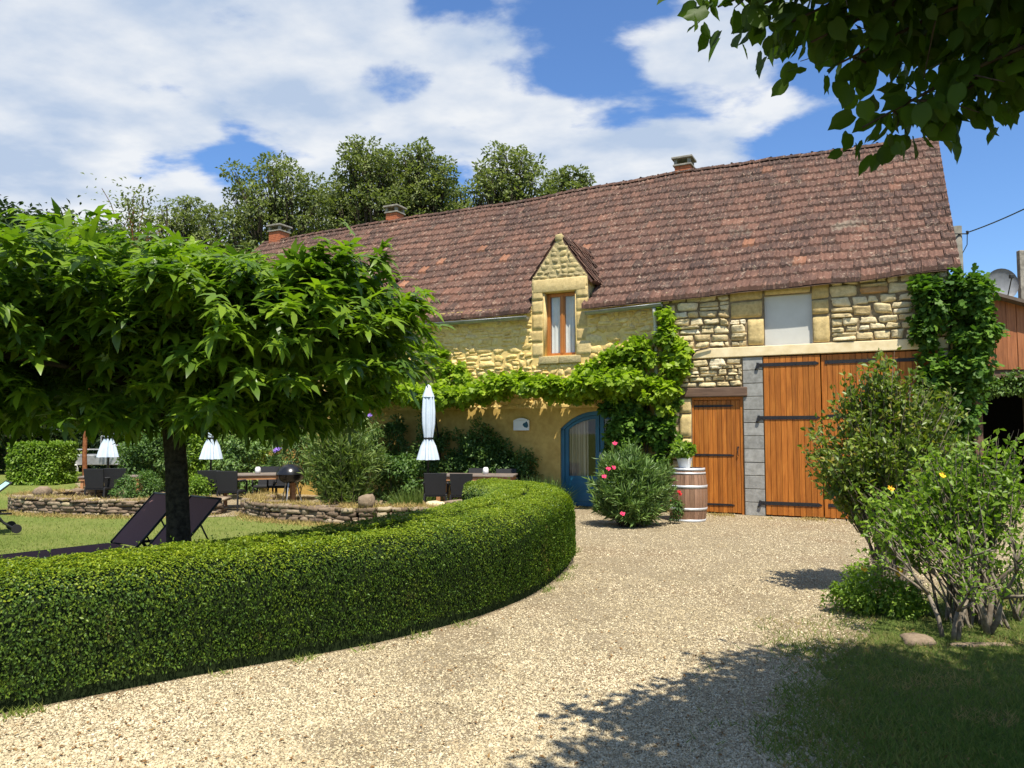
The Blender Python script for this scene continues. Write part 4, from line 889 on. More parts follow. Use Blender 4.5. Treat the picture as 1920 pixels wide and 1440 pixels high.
# limb ends: x, y, z of the tip
TIPS = [(.66, 2.95, 3.25), (.80, 2.9, 3.14), (.95, 3.0, 3.18), (1.05, 3.0, 3.10), (1.2, 3.0, 3.05), (1.32, 3.05, 2.98), (1.42, 3.05, 2.72), (1.55, 3.1, 2.74), (1.70, 3.1, 2.80), (1.9, 3.15, 3.0), (2.05, 3.1, 2.9),
        (.9, 3.2, 3.5), (1.2, 3.3, 3.5), (1.5, 3.4, 3.5), (1.8, 3.4, 3.4), (2.1, 3.5, 3.3), (1.5, 3.2, 3.1), (1.75, 3.3, 3.1), (2.0, 3.6, 3.6), (1.3, 2.6, 3.4), (1.7, 2.6, 3.3), (2.2, 3.0, 3.4)]
for (x, y, z) in TIPS:
    s0 = Vector((4.3, 1.2, 3.6)).lerp(Vector((x, y, z + .6)), .45); spray(s0, (x, y, z + .17), 165, .12, .02, .26)
# the rest of the crown, which shades the lawn
for i in range(150):
    a = rr.uniform(0, 6.283); q = rr.random() ** .5; ex = 4.3 + math.cos(a) * q * 3.9; ey = 1.0 + math.sin(a) * q * 3.6; ez = rr.uniform(3.6, 6.2 - 1.6 * q)
    if ez < 3.3 + .25 * 0: continue
    if ey > 0 and ez < 1.6 + .36 * ey + .75 + max(0, (1.9 - ex)) * .5: ez = 1.6 + .36 * ey + 1.0 + max(0, (1.9 - ex)) * .5
    sp_ = Vector((ex, ey)) - SXY * ez
    if not inpoly(np.array([[sp_.x + .25 * (-1 if sp_.x < 3 else 0), sp_.y + .3]]), SHADE)[0]: continue
    spray((4.3, 1.2, 3.2 + (ez - 3) * .3), (ex, ey, ez), 190, .1, .03, .50)
cnt = 0
while cnt < 420:
    q = Vector((rr.uniform(-.25, 2.6) if cnt < 230 else rr.uniform(1.5, 6.0), rr.uniform(3.0, 6.0))); z = rr.uniform(3.7, 5.2)
    if not inpoly(np.array([[q.x - .12, q.y + .10]]), SHADE)[0]: continue
    w_ = q + SXY * z; cnt += 1
    if z < 1.6 + .60 * w_.y + .35 and w_.x / max(w_.y, .3) < .75: z = 1.6 + .60 * w_.y + rr.uniform(.4, .8); w_ = q + SXY * z
    spray(Vector((4.3, 1.2, 4.2)).lerp(Vector((w_.x, w_.y, z)), .6), (w_.x, w_.y, z), 105, .03, .012, .24, twigs=False)
LPn = np.array(LP) + np.array(ln.location); LOn = np.array(LO); shp = LPn[:, :2] - LPn[:, 2:3] * np.array([[SUN.x / SUN.z, SUN.y / SUN.z]]); vis = LPn[:, 2] < 1.6 + .56 * LPn[:, 1]
wv_ = np.array([noise.noise(Vector((x * 3.2, y * 3.2, 2))) for x, y in shp]) * .16; k = vis | (inpoly(shp + wv_[:, None], SHADE))
k &= ~((LPn[:, 2] < 1.6 + .60 * LPn[:, 1]) & (LPn[:, 1] > .3) & (LPn[:, 0] / np.maximum(LPn[:, 1], .3) < .22))
LPn = LPn[k] - np.array(ln.location); LOn = LOn[k]; n = len(LPn); ax = LOn * .5 + rv(n, r) * .45 + np.array([0, 0, -.55]); nm = rv(n, r) * .9 + np.array([0, 0, .5])
V, F = place(T_ROUND, LPn, ax, nm, .080 * (.65 + .7 * r.random(n))); npmesh('crown', V, F, M_llind, ln); tw.build('branch', M_bark, ln, True)

# ------------------------------------------------------------------ climbers on the barn
def climber(name, label, cat, patches, mat, tpl, size, nper, seed, stemlines=(), thick=.25, droop=.35, bark=None, sr=.02):
    """patches in barn coordinates: s, t, z, rs, rt, rz, weight"""
    rt = empty(name, P0, -A, label, cat); P = []; O = []
    for i, (s, t, z, rs, rt_, rz, w) in enumerate(patches):
        p, o, _ = blob_points(int(nper * w), (s, t, z), (rs, rt_, rz), max(6, int(16 * w)), thick * .55, seed + i, shell=.45); P.append(p); O.append(o)
    P = np.vstack(P); O = np.vstack(O); k = P[:, 1] < -.03; k |= (P[:, 0] > 3.2); P, O = P[k], O[k]; O[:, 1] = -np.abs(O[:, 1])
    leaves('foliage', tpl, P, mat, size, rt, O, droop, .7, r=np.random.default_rng(seed))
    mb = MB()
    for ln_ in stemlines: mb.tube(ln_, [sr * (1 - .6 * i / (len(ln_) - 1)) for i in range(len(ln_))], 7)
    if stemlines: mb.build('stem', bark or M_bark, rt, True)
    return rt
vp = [(s, -.62, 2.47 + .08 * math.sin(s * 2.1) + (.08 if s > -5.4 else -.03), .42, .60, .17 + .05 * math.sin(s * 3.3), 1.2) for s in np.arange(-9.3, -2.2, .42)]
vp += [(-7.1, -.12, 3.0, .22, .12, .5, .55), (-7.35, -.15, 3.5, .14, .1, .28, .25), (-6.6, -.14, 2.9, .2, .12, .25, .3), (-8.0, -.12, 2.9, .4, .12, .35, .6), (-8.6, -.12, 3.2, .2, .12, .4, .4),
       (-2.75, -.35, 2.5, .5, .3, .4, 1.2), (-2.0, -.3, 2.3, .45, .25, .4, 1.1), (-2.9, -.30, 2.95, .45, .28, .35, 1.1), (-2.35, -.25, 3.15, .33, .22, .45, 1.1), (-1.85, -.16, 3.7, .13, .14, .42, .7), (-1.55, -.14, 3.25, .2, .12, .4, .5), (-1.75, -.2, 2.7, .3, .2, .45, .9), (-3.4, -.35, 2.75, .35, .3, .22, .7)]
climber('grapevine', 'bright green grapevine trained in a long band above the blue door', 'vine', vp, M_lvine, T_VINE, .115, 620, 40,
        [[(-7.2, -.12, 0), (-7.15, -.10, 1.2), (-7.2, -.3, 2.1), (-6.2, -.5, 2.4), (-5, -.5, 2.45)], [(-2.2, -.14, 0), (-2.25, -.12, 1.2), (-2.2, -.14, 2.3), (-2.3, -.2, 3.0)], [(-1.75, -.1, 2.2), (-1.5, -.09, 2.9), (-1.25, -.07, 3.2), (-.95, -.06, 3.25)], [(-2.2, -.14, 1.9), (-3, -.5, 2.4), (-4.5, -.5, 2.5)]], sr=.03)
vp = [(-2.85, -.4, 1.95, .35, .2, .35, 1.0), (-2.8, -.35, 1.4, .28, .2, .4, .8), (-2.5, -.22, 1.9, .38, .2, .5, 1.), (-2.05, -.2, 1.5, .32, .18, .5, 1.), (-2.0, -.25, .9, .35, .2, .35, .8), (-1.75, -.18, 2.2, .22, .15, .4, .6), (-2.6, -.2, 1.2, .3, .15, .4, .5), (-1.6, -.2, 1.35, .14, .15, .3, .3)]
climber('creeper', 'dense creeper climbing the wall between the blue door and the narrow door', 'climbing plant', vp, M_livy, T_VINE, .10, 620, 60, [[(-1.9, -.12, 0), (-1.85, -.1, 1), (-1.7, -.09, 2.3)], [(-2.3, -.12, 0), (-2.35, -.1, 1), (-2.2, -.1, 2)]], sr=.025)
vp = [(2.85, -.18, 3.9, .42, .2, .32, 1.3), (2.75, -.16, 3.35, .22, .15, .35, .5), (2.85, -.2, 2.4, .3, .2, .6, 1.), (3.45, -.15, 3.9, .48, .3, .45, 1.9), (3.50, -.1, 3.3, .46, .3, .5, 1.9), (3.4, -.15, 2.7, .46, .3, .5, 1.8), (3.2, -.15, 2.0, .40, .3, .5, 1.2), (2.75, -.10, 3.5, .12, .1, .3, .25), (3.1, -.15, 1.2, .3, .25, .5, 1.), (3.1, -.15, .5, .3, .25, .4, .8)]
climber('ivy', 'dark green ivy smothering the right corner of the barn', 'ivy', vp, M_livy, T_VINE, .11, 620, 70, [[(3.0, -.1, 0), (3.05, -.08, 1.5), (3.1, -.08, 3), (3.2, -.1, 3.9)]], sr=.03)
# creeper along the shed beam
rtv = empty('trailing_creeper', SH0, R(-4), 'strip of creeper hanging over the dark opening of the shed', 'climbing plant'); P = []; O = []
for i, x in enumerate(np.arange(-.4, 7, .5)):
    p, o, _ = blob_points(520, (x, -.16, 2.5 + .06 * math.sin(x * 3)), (.36, .14, .22), 10, .12, 300 + i); P.append(p); O.append(o)
P = np.vstack(P); O = np.vstack(O); k = P[:, 1] < .0; leaves('foliage', T_DIAM, P[k], M_lshr, .085, rtv, O[k])
mb = MB(); mb.tube([(-.3, -.05, 2.5), (2, -.05, 2.52), (5, -.05, 2.45)], .015, 6); mb.build('stem', M_bark, rtv, True)

# ------------------------------------------------------------------ shrubs
def gp(px, py, z=0):
    a = (px - 960) / 1443; p = math.atan(89 / 1443); v = (720 - py) / 1443; dy = math.cos(p) - v * math.sin(p); dz = math.sin(p) + v * math.cos(p); k = (z - 1.6) / dz
    return Vector((a * k, dy * k, z))
def at(px, Y): return Vector(((px - 960) / 1443 * Y, Y, 0))
def flowers(parent, pts, mat, size=.03, name='flower', n=6):
    rr = random.Random(len(pts))
    for p in pts:
        mb = MB()
        for k in range(n):
            a = 6.283 * k / n + rr.random(); d = Vector((math.cos(a), math.sin(a) * .7 - .35, math.sin(a * 1.0) * .8 + .3)).normalized(); e = d.orthogonal().normalized() * size * .45; c = Vector(p)
            mb.add([c, c + d * size * .6 + e, c + d * size, c + d * size * .6 - e], [(0, 1, 2, 3)])
        mb.lathe([(size * .1, -size * .3), (size * .42, 0), (size * .3, size * .35), (size * .05, size * .45)], tuple(p), 7)
        mb.build(name, mat, parent)
def twiggy(name, label, cat, loc, lobes, ntw, per, tpl, size, mat, seed, bark=None, r0=.012, spread=.18, along=.45, off=.03, up=.4, bend=.25, lift=.5, start=(0, 0), var=.3, zmin=.04, nst=None):
    """shrub of arching shoots, each carrying leaves along its outer part"""
    rt = empty(name, loc, 0, label, cat); rr = random.Random(seed); r = np.random.default_rng(seed); mb = MB(); P = []; D = []
    tot = sum(l[6] for l in lobes)
    for (cx, cy, cz, rx, ry, rz, fr) in lobes:
        for _ in range(int(ntw * fr / tot)):
            d = Vector((rr.gauss(0, 1), rr.gauss(0, 1), rr.gauss(0, 1))).normalized() * rr.random() ** .45; t = Vector((cx + d.x * rx, cy + d.y * ry, cz + d.z * rz))
            if t.z < .08: continue
            b = Vector((start[0] + rr.uniform(-spread, spread), start[1] + rr.uniform(-spread, spread), -.02)); m = b.lerp(t, .5) + Vector((rr.gauss(0, .08), rr.gauss(0, .08), bend * (t - b).length * .3)) - Vector(((t - b).x, (t - b).y, 0)) * .18
            pts = []
            for i in range(9): q = i / 8; pts.append(b * (1 - q) ** 2 + m * 2 * q * (1 - q) + t * q * q)
            if rr.random() < (nst or .5): mb.tube(pts, [r0 * (1 - .85 * i / 8) for i in range(9)], 5, cap=False)
            else: mb.tube(pts[4:], [r0 * (.5 - .4 * i / 4) for i in range(5)], 4, cap=False)
            q = along + (1 - along) * r.random(per) ** .8; x = q * 8; i0 = np.minimum(x.astype(int), 7); A_ = np.array(pts); pp = A_[i0] + (A_[i0 + 1] - A_[i0]) * (x - i0)[:, None]; dd = A_[i0 + 1] - A_[i0]
            P.append(pp + rv(per, r) * off); D.append(nrm(dd))
    P = np.vstack(P); D = np.vstack(D); k = P[:, 2] > zmin; P, D = P[k], D[k]; n = len(P)
    ax = D * lift + rv(n, r) * .75; nm = rv(n, r) * .6 + np.array([0, 0, up]); V, F = place(tpl, P, ax, nm, size * (1 + var * (r.random(n) * 2 - 1)))
    npmesh('foliage', V, F, mat, rt); mb.build('stem', bark or M_bark, rt, True); return rt
# oleander by the blue door
o = twiggy('oleander', 'rounded oleander bush with a few bright pink flowers between the blue door and the barrel', 'shrub', at(1180, 13.15), [(0, 0, .60, .80, .6, .58, 1.), (-.1, 0, 1.05, .46, .4, .34, .4), (.25, -.1, .9, .46, .4, .3, .3)], 520, 46, T_NARROW, .14, M_lole, 81, r0=.010, along=.35, lift=.9, off=.015, up=.2)
flowers(o, [(-.42, -.42, .98), (-.30, -.35, 1.40), (-.50, -.5, .86), (-.22, -.62, .27), (-.34, -.45, 1.0)], M_pink, .05)
# crape-myrtle-like shrub, right
o = twiggy('myrtle_shrub', 'tall shrub with reddish shoot tips standing in front of the barn door', 'shrub', (3.75, 7.75, 0), [(-.25, 0, 1.45, .62, .6, .42, 1.), (.15, .1, 1.80, .50, .5, .42, .8), (.0, 0, 2.10, .34, .32, .36, .40), (-.55, -.1, 1.25, .34, .36, .24, .35), (.55, .1, 1.65, .40, .4, .46, .5), (-.3, 0, 1.9, .26, .3, .36, .24)], 420, 34, T_DIAM, .064, M_lmyr, 91, bark=M_paleb, r0=.016, along=.58, off=.045, spread=.10, lift=.45, nst=.16)
o = twiggy('rose_shrub', 'leafy rose bush with a yellow bloom at the edge of the right lawn', 'shrub', (3.85, 6.55, 0), [(-.50, 0, 1.02, .46, .4, .22, .75), (-.12, .05, 1.26, .44, .4, .30, .9), (-.78, -.1, .80, .24, .25, .16, .25), (.35, 0, 1.15, .46, .4, .38, .7), (.20, 0, 1.5, .30, .25, .20, .25)], 250, 20, T_LEAF, .062, M_lrose, 97, bark=M_paleb, r0=.013, along=.6, off=.05, spread=.22, lift=.3, nst=.2)
flowers(o, [(-.81, -.33, 1.14), (-.42, -.38, 1.25)], M_yel, .032)
def bare(name, label, cat, loc, n, h, spr, seed, r0=.02, leafn=0):
    rt = empty(name, loc, 0, label, cat); mb = MB(); rr = random.Random(seed); tips = []
    def grow(p, d, L, r, lev):
        q = p + d * L; m = p.lerp(q, .5) + Vector((rr.uniform(-1, 1), rr.uniform(-1, 1), 0)) * L * .08; mb.tube([p, m, q], [r, r * .85, r * .7], 6); tips.append(q)
        if lev == 0: return
        for _ in range(rr.choice((2, 3))): grow(q, (d + Vector((rr.gauss(0, .5), rr.gauss(0, .5), rr.gauss(.1, .25)))).normalized(), L * rr.uniform(.55, .85), r * .62, lev - 1)
    for i in range(n): a = 6.283 * i / n + rr.random(); grow(Vector((rr.uniform(-.06, .06), rr.uniform(-.06, .06), -.02)), Vector((math.cos(a) * spr, math.sin(a) * spr, 1)).normalized(), h * rr.uniform(.3, .42), r0, 3)
    mb.build('stem', M_paleb, rt, True)
    if leafn:
        P = np.array([tips[rr.randrange(len(tips))] for _ in range(leafn)]) + rng.normal(size=(leafn, 3)) * .035; P[:, 2] = np.maximum(P[:, 2], .05); leaves('foliage', T_LEAF, P, M_lrose, .05, rt)
    return rt
bare('bare_rose', 'open rose bush with mostly bare grey stems at the right edge', 'shrub', gp(1850, 1190), 4, .95, .35, 5, .026, 500)
bare('bare_rose', 'bare-stemmed rose bush leaning left below the leafy rose shrub', 'shrub', gp(1775, 1200), 3, .9, .3, 8, .02, 420)
bare('bare_rose', 'thin twiggy dark shrub low in the bed at the far right edge', 'shrub', gp(1905, 1165), 5, .6, .4, 12, .012, 300)
o = shrub('low_rose', 'low spreading leafy plant with small yellow flowers at the tip of the flower bed', 'plant', gp(1650, 1150), (.42, .35, .20), 5200, T_LEAF, .042, M_lrose, 40, .10, 120, zc=.17, stemn=10, stemr=.005)
flowers(o, [(.06, -.25, .42), (-.18, -.1, .40), (.12, -.1, .36)], M_yel, .035)
def tufts(name, label, cat, pts, n, h, mat, w=1.2, lean=.5, group=None):
    ps = []; 
    for (x, y, r_) in pts: a = rng.random(n) * 6.283; q = rng.random(n) ** .5 * r_; ps.append(np.stack([x + q * np.cos(a), y + q * np.sin(a)], 1))
    o = blades(np.vstack(ps), h, mat, name, label, w, lean); o['category'] = cat; del o['kind']; return o
def mound(name, label, loc, rx, ry, n, h, mat, w=1.): 
    a = rng.random(n) * 6.283; q = rng.random(n) ** .6; P = np.stack([rx * q * np.cos(a), ry * q * np.sin(a)], 1); d = nrm(np.column_stack([P, np.full(n, .0)]) + 1e-6)
    pos = np.column_stack([P, np.zeros(n)]); ax = np.column_stack([P[:, 0] / rx * .6, P[:, 1] / ry * .6, np.ones(n) * .9]) + rng.normal(size=(n, 3)) * .25
    V, F = place((T_BLADE[0] * np.array([w, 1, 1]), T_BLADE[1]), pos, ax, rv(n), h * (.5 + .7 * rng.random(n))); o = npmesh(name, V, F, mat); o.location = loc; return tag(o, label, 'grass clump')
# planting round the terrace
twiggy('bamboo_bush', 'tall loose bush of narrow yellow-green leaves behind the middle stone wall', 'shrub', at(648, 15.6), [(0, 0, 1.0, .9, .55, .85, 1.), (-.2, 0, 1.5, .5, .4, .4, .4)], 420, 40, T_NARROW, .16, M_lbam, 130, r0=.007, along=.15, lift=.8, off=.03, spread=.35, up=.2)
shrub('laurel_bush', 'glossy dark green bush left of the closed parasol by the terrace table', 'shrub', at(745, 16.2), (.5, .4, .55), 4800, T_LEAF, .085, M_lshr, 30, .18, 131, zc=.6, stemn=6)
shrub('laurel_bush', 'wide pale-green speckled bush behind the middle terrace table', 'shrub', at(470, 18.6), (.85, .6, .72), 8000, T_LEAF, .085, M_lole, 45, .22, 132, zc=.9, stemn=6)
shrub('laurel_bush', 'rounded dark bush between the left parasol and the tree trunk', 'shrub', at(288, 19.2), (.85, .6, .70), 8500, T_LEAF, .085, M_lshr, 45, .22, 133, zc=.95, stemn=6)
shrub('low_bush', 'low spreading bush on top of the left stone wall', 'shrub', at(262, 16.3), (.52, .35, .28), 3600, T_LEAF, .06, M_lshr, 26, .14, 134, zc=.42, stemn=6)
shrub('low_bush', 'small yellow-green bush just right of the tree trunk', 'shrub', at(376, 15.6), (.24, .22, .32), 2400, T_LEAF, .055, M_lrose, 16, .12, 135, zc=.42, stemn=5)
o = shrub('butterfly_bush', 'airy bush with purple flower spikes behind the middle table', 'shrub', at(552, 18.0), (.55, .45, .8), 3600, T_NARROW, .15, M_lole, 30, .24, 136, zc=1.15, stemn=16, stemr=.008, shell=.6)
flowers(o, [(-.3, -.4, 1.15), (-.22, -.42, 1.2), (.3, -.3, 1.8), (.1, -.35, 1.95), (-.05, -.4, 1.75)], M_purp, .08)
o = shrub('butterfly_bush', 'airy bush with lilac flower spikes against the ochre wall', 'shrub', at(672, 17.6), (.5, .4, .6), 2400, T_NARROW, .15, M_lole, 30, .24, 137, zc=1.5, stemn=16, stemr=.008, shell=.6)
flowers(o, [(-.1, -.35, 2.05), (.1, -.35, 2.1), (.32, -.3, 1.95)], M_purp, .07)
shrub('tall_bush', 'tall loose green bush against the left part of the barn wall', 'shrub', at(312, 20.9), (1.1, .6, 1.35), 9000, T_LEAF, .13, M_lshr, 50, .4, 150, zc=1.4, stemn=10)
shrub('tall_bush', 'tall yellow-green bush against the barn wall behind the middle parasol', 'shrub', at(425, 19.9), (1.0, .5, 1.3), 9000, T_LEAF, .12, M_lrose, 45, .36, 151, zc=1.35, stemn=10)
mound('grass_clump', 'arching grass clump beside the closed parasol', at(782, 15.6), .32, .3, 900, .48, M_lbam, .35)
mound('grass_clump', 'long-leaved clump against the wall left of the blue door', bw(-4.55, -.45, 0), .42, .3, 1400, .62, M_lole, .35)
mound('grass_clump', 'dark grassy clump behind the right end of the terrace table', bw(-5.1, -.4, 0), .35, .25, 900, .5, M_lshr, .4)
for i, (s, t, rz, zc, lab) in enumerate(((-5.95, -.3, .85, 1.05, 'dark rose between the plaque and the climbing rose behind the terrace table'), (-8.2, -.35, .9, 1.1, 'leafy climbing rose left of the closed right-hand parasol'), (-5.6, -.28, .55, .85, 'rose climbing the wall below the white plaque'), (-6.5, -.28, .72, .95, 'dark rose climbing the wall behind the terrace table'), (-7.3, -.28, .95, 1.15, 'tall dark climbing rose just right of the closed parasol'), (-4.9, -.22, .5, .7, 'thin climbing rose between the plaque and the blue door'))):
    shrub('climbing_rose', lab, 'climbing plant', bw(s, t - .05, 0), (.42 if i < 5 else .22, .24, rz), 4200 if i < 5 else 1500, T_LEAF, .075, M_lshr, 30, .18, 140 + i, zc=zc, stemn=8)
mb = None
# square-clipped laurel far left
r = np.random.default_rng(5); n = 9000; q = (r.random((n, 3)) * 2 - 1); ax_ = r.integers(0, 3, n); sg = np.where(r.random(n) < .5, -1, 1); q[np.arange(n), ax_] = sg * (1 - .12 * r.random(n)); nnn = np.zeros((n, 3)); nnn[np.arange(n), ax_] = sg
q = q * np.array([.70, .55, .60]) + np.array([0, 0, .64]); q += np.array([noise.noise(Vector(x * 3)) for x in q])[:, None] * nnn * .08
lc = empty('clipped_laurel', at(84, 23.6), 0, 'square clipped laurel block with shiny yellow-green leaves far left', 'hedge'); leaves('foliage', T_LEAF, q, M_lrose, .10, lc, nnn, .1, .5, r=r)
mb = MB(); mb.box(-.6, .6, -.45, .45, .1, 1.12); mb.build('shade_core', M_core, lc)  # near-black block colours in the shade behind the laurel leaves

# ------------------------------------------------------------------ trees beyond
def tree(name, label, loc, h, spread, seed, mat, leafn=9000, ls=.20, trunk=.28, first=.3, bark=None, lev=5, cr=.75, group=None, tpl=T_DIAM, up=.9, halfw=0):
    rt = empty(name, loc, 0, label, 'tree', group); rr = random.Random(seed); mb = MB(); tips = []
    def grow(p, d, L, r, l):
        pts = [p]; dd = d.copy()
        for k in range(3): dd = (dd + Vector((rr.gauss(0, .13), rr.gauss(0, .13), rr.gauss(.05, .06)))).normalized(); pts.append(pts[-1] + dd * L / 3)
        mb.tube(pts, [r, r * .88, r * .78, r * .66], 7 if l > 2 else 5, cap=False)
        if l <= 2: tips.extend([(pts[-1], l), (pts[2], l)])
        if l == 0: return
        for k in range(rr.choice((2, 3, 3))):
            a = rr.uniform(0, 6.283); q = rr.uniform(.45, .95) * spread; nd = (dd + Vector((math.cos(a) * q, math.sin(a) * q, rr.uniform(-.1, .35) * up))).normalized(); grow(pts[-1] if k else pts[2], nd, L * rr.uniform(.66, .92), r * .66, l - 1)
    L = h * .30; grow(Vector((0, 0, -.1)), Vector((rr.gauss(0, .05), rr.gauss(0, .05), 1)).normalized(), h * first, trunk, lev)
    mb.build('trunk', bark or M_bark, rt, True)
    r = np.random.default_rng(seed); T = np.array([t[0] for t in tips]); w = np.array([1.0 if t[1] == 0 else .6 for t in tips]); zmax = T[:, 2].max(); sc = (h - cr * .4) / zmax; ls = ls / sc; cr = cr / sc
    idx = r.choice(len(T), leafn, p=w / w.sum()); cw = (.45 + .9 * r.random(len(T)))[idx]; off = rv(leafn, r) * (r.random((leafn, 1)) ** .6) * cr * cw[:, None] * np.array([1, 1, .65]); P = T[idx] + off
    leaves('crown', tpl, P, mat, ls, rt, nrm(off + 1e-6), .1, .8, r=r); sx = sc
    if halfw:
        m0, h0 = (np.percentile(P[:, 0], 7) + np.percentile(P[:, 0], 93)) / 2, (np.percentile(P[:, 0], 93) - np.percentile(P[:, 0], 7)) / 2; sx = halfw / h0; rt.location.x -= m0 * sx; rt.location.y -= P[:, 1].mean() * sx
    rt.scale = (sx, sx, sc); return rt
def topz(py, Y): return 1.6 + (809 - py) / 1443 * Y
OAKS = [(505, 268, 37, .75, 11, 22000, 'spreading oak above the leftmost chimney'), (690, 243, 38, .62, 12, 16000, 'tall oak just left of the middle chimney'), (780, 246, 39, .6, 14, 15000, 'tall oak just right of the middle chimney'), (845, 325, 42, .8, 15, 9000, 'lower oak between the two tall clumps above the roof'),
        (960, 250, 36, .68, 16, 12000, 'airy see-through oak rising above the middle of the roof'), (1068, 288, 40, .6, 17, 11000, 'rounded oak at the right end of the tree row above the roof'), (330, 352, 40, .8, 18, 11000, 'lower oak showing just above the round tree'), (600, 330, 44, .8, 19, 9000, 'smaller oak filling between the two large oaks')]
def oak(label, px, py, Y, hw, seed, dens=1.):
    r = np.random.default_rng(seed); rr = random.Random(seed); zt = topz(py, Y); hwm = hw / 1443 * Y * 1.06; rt = empty('oak_tree', at(px, Y), 0, label, 'tree', 'oaks behind the barn'); zb = zt - hwm * 2.1 - 2.0; cz, hz = (zt + zb) / 2, (zt - zb) / 2
    C = []; tries = 0
    while len(C) < 92 and tries < 6000:
        tries += 1; d = np.array([rr.uniform(-1, 1), rr.uniform(-1, 1) * .8, rr.uniform(-1, 1)]); q = np.linalg.norm(d * np.array([1, 1.25, 1]))
        if q > .93 + .34 * noise.noise(Vector((d[0] * 1.6 + seed, d[1] * 1.6, d[2] * 1.6))) or q < .25: continue
        c = d * np.array([hwm, hwm, hz]) * np.array([.92, .92, .97]) + np.array([0, 0, cz])
        if any(np.linalg.norm((c - e) * np.array([1, .7, 1.25])) < hwm * .25 for e in C): continue
        C.append(c)
    P = []; O = []; mb = MB()
    for c in C:
        R_ = hwm * rr.uniform(.12, .26); n = int(150 * dens * rr.uniform(.6, 1.3) * (R_ / hwm / .20) ** 2); d = rv(n, r); q = (.45 + .55 * r.random((n, 1)) ** .5) * (1 + .35 * np.array([[noise.noise(Vector(x * 2.4 + c))] for x in d])); P.append(c + d * q * R_ * np.array([1.1, 1.1, .72])); O.append(d)
    base = Vector((0, 0, 0)); top = Vector((rr.gauss(0, .3), rr.gauss(0, .3), zt - hz * .9)); tr = [base, base.lerp(top, .3) + Vector((rr.gauss(0, .15), 0, 0)), base.lerp(top, .6) + Vector((rr.gauss(0, .25), 0, 0)), top, top.lerp(Vector((0, 0, zt)), .4)]
    mb.tube(tr[:4], [.36, .28, .22, .05], 9)
    for c in C:
        c = Vector(c); h = max(.25, min(.95, (c.z - zb) / (zt - zb) * .55 + .30)); s0 = base.lerp(top, h); m = s0.lerp(c, .5) + Vector((rr.gauss(0, .3), rr.gauss(0, .3), -.25)); e = c.copy(); mb.tube([s0, s0.lerp(m, .5), m, m.lerp(e, .55) + Vector((0, 0, .15)), e], [.12, .095, .07, .045, .015], 6, cap=False)
        for _ in range(3): mb.tube([m.lerp(e, .5), c + Vector((rr.uniform(-.3, .3), rr.uniform(-.3, .3), rr.uniform(-.2, .2)))], [.035, .008], 4, cap=False)
    mb.build('trunk', M_bark, rt, True); P = np.vstack(P); O = np.vstack(O); leaves('crown', T_DIAM, P, M_loak, .185, rt, O, .1, .7, r=r); return rt
WO = dict(zip((11, 12, 14, 15, 16, 17, 18, 19), (118, 88, 78, 65, 88, 58, 75, 80)))
for (px, py, Y, sp, sd_, n, lab) in OAKS: oak(lab, px, py, Y, WO[sd_], sd_, n / 15000)
o = tree('slender_tree', 'thin sparse tree with a straight reddish trunk on the terrace', at(165, 22.8), topz(325, 22.8), .35, 31, M_loak, 4200, .13, .11, .45, bark=M_redb, lev=4, cr=.6)
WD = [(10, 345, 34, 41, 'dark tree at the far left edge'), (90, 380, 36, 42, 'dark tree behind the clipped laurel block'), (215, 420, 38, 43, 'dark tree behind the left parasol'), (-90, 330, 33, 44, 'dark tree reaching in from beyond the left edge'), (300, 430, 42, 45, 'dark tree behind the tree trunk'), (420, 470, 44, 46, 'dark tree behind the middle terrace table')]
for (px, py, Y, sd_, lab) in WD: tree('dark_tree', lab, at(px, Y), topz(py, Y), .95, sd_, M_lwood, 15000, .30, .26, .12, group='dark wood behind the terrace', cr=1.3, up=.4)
# undergrowth below those trees
P = []; O = []
for i, x in enumerate(np.arange(-30, -9, 1.7)):
    p, o_, _ = blob_points(4600, (x, 30 + 1.6 * math.sin(i * 1.9), 2.2), (1.9, 1.1, 2.6 + .6 * math.sin(i)), 30, .7, 500 + i, shell=.3); P.append(p); O.append(o_)
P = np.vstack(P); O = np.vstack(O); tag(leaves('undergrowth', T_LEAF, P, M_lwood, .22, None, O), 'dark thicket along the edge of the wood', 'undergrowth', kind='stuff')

# ------------------------------------------------------------------ low dry-stone walls
def rock(mb, c, sx, sy, sz, rr, rz=0, ee=.34):
    V = []; F = []; m, n = 7, 12; sd_ = rr.uniform(0, 99); cz, sn = math.cos(rz), math.sin(rz)
    for i in range(m):
        ph = -math.pi / 2 + math.pi * i / (m - 1)
        for k in range(n):
            th = 2 * math.pi * k / n; f = lambda v, e=ee: math.copysign(abs(v) ** e, v)
            x, y, z = f(math.cos(ph)) * f(math.cos(th)), f(math.cos(ph)) * f(math.sin(th)), f(math.sin(ph)); q = 1 + .34 * noise.noise(Vector((x * 1.3 + sd_, y * 1.3, z * 1.3))) + .12 * noise.noise(Vector((x * 3.1, y * 3.1 + sd_, z * 3.1))); x, y, z = x * sx * q, y * sy * q, z * sz * q
            V.append((c[0] + x * cz - y * sn, c[1] + x * sn + y * cz, c[2] + z))
    F = [(i * n + k, i * n + (k + 1) % n, (i + 1) * n + (k + 1) % n, (i + 1) * n + k) for i in range(m - 1) for k in range(n)]; mb.add(V, F)
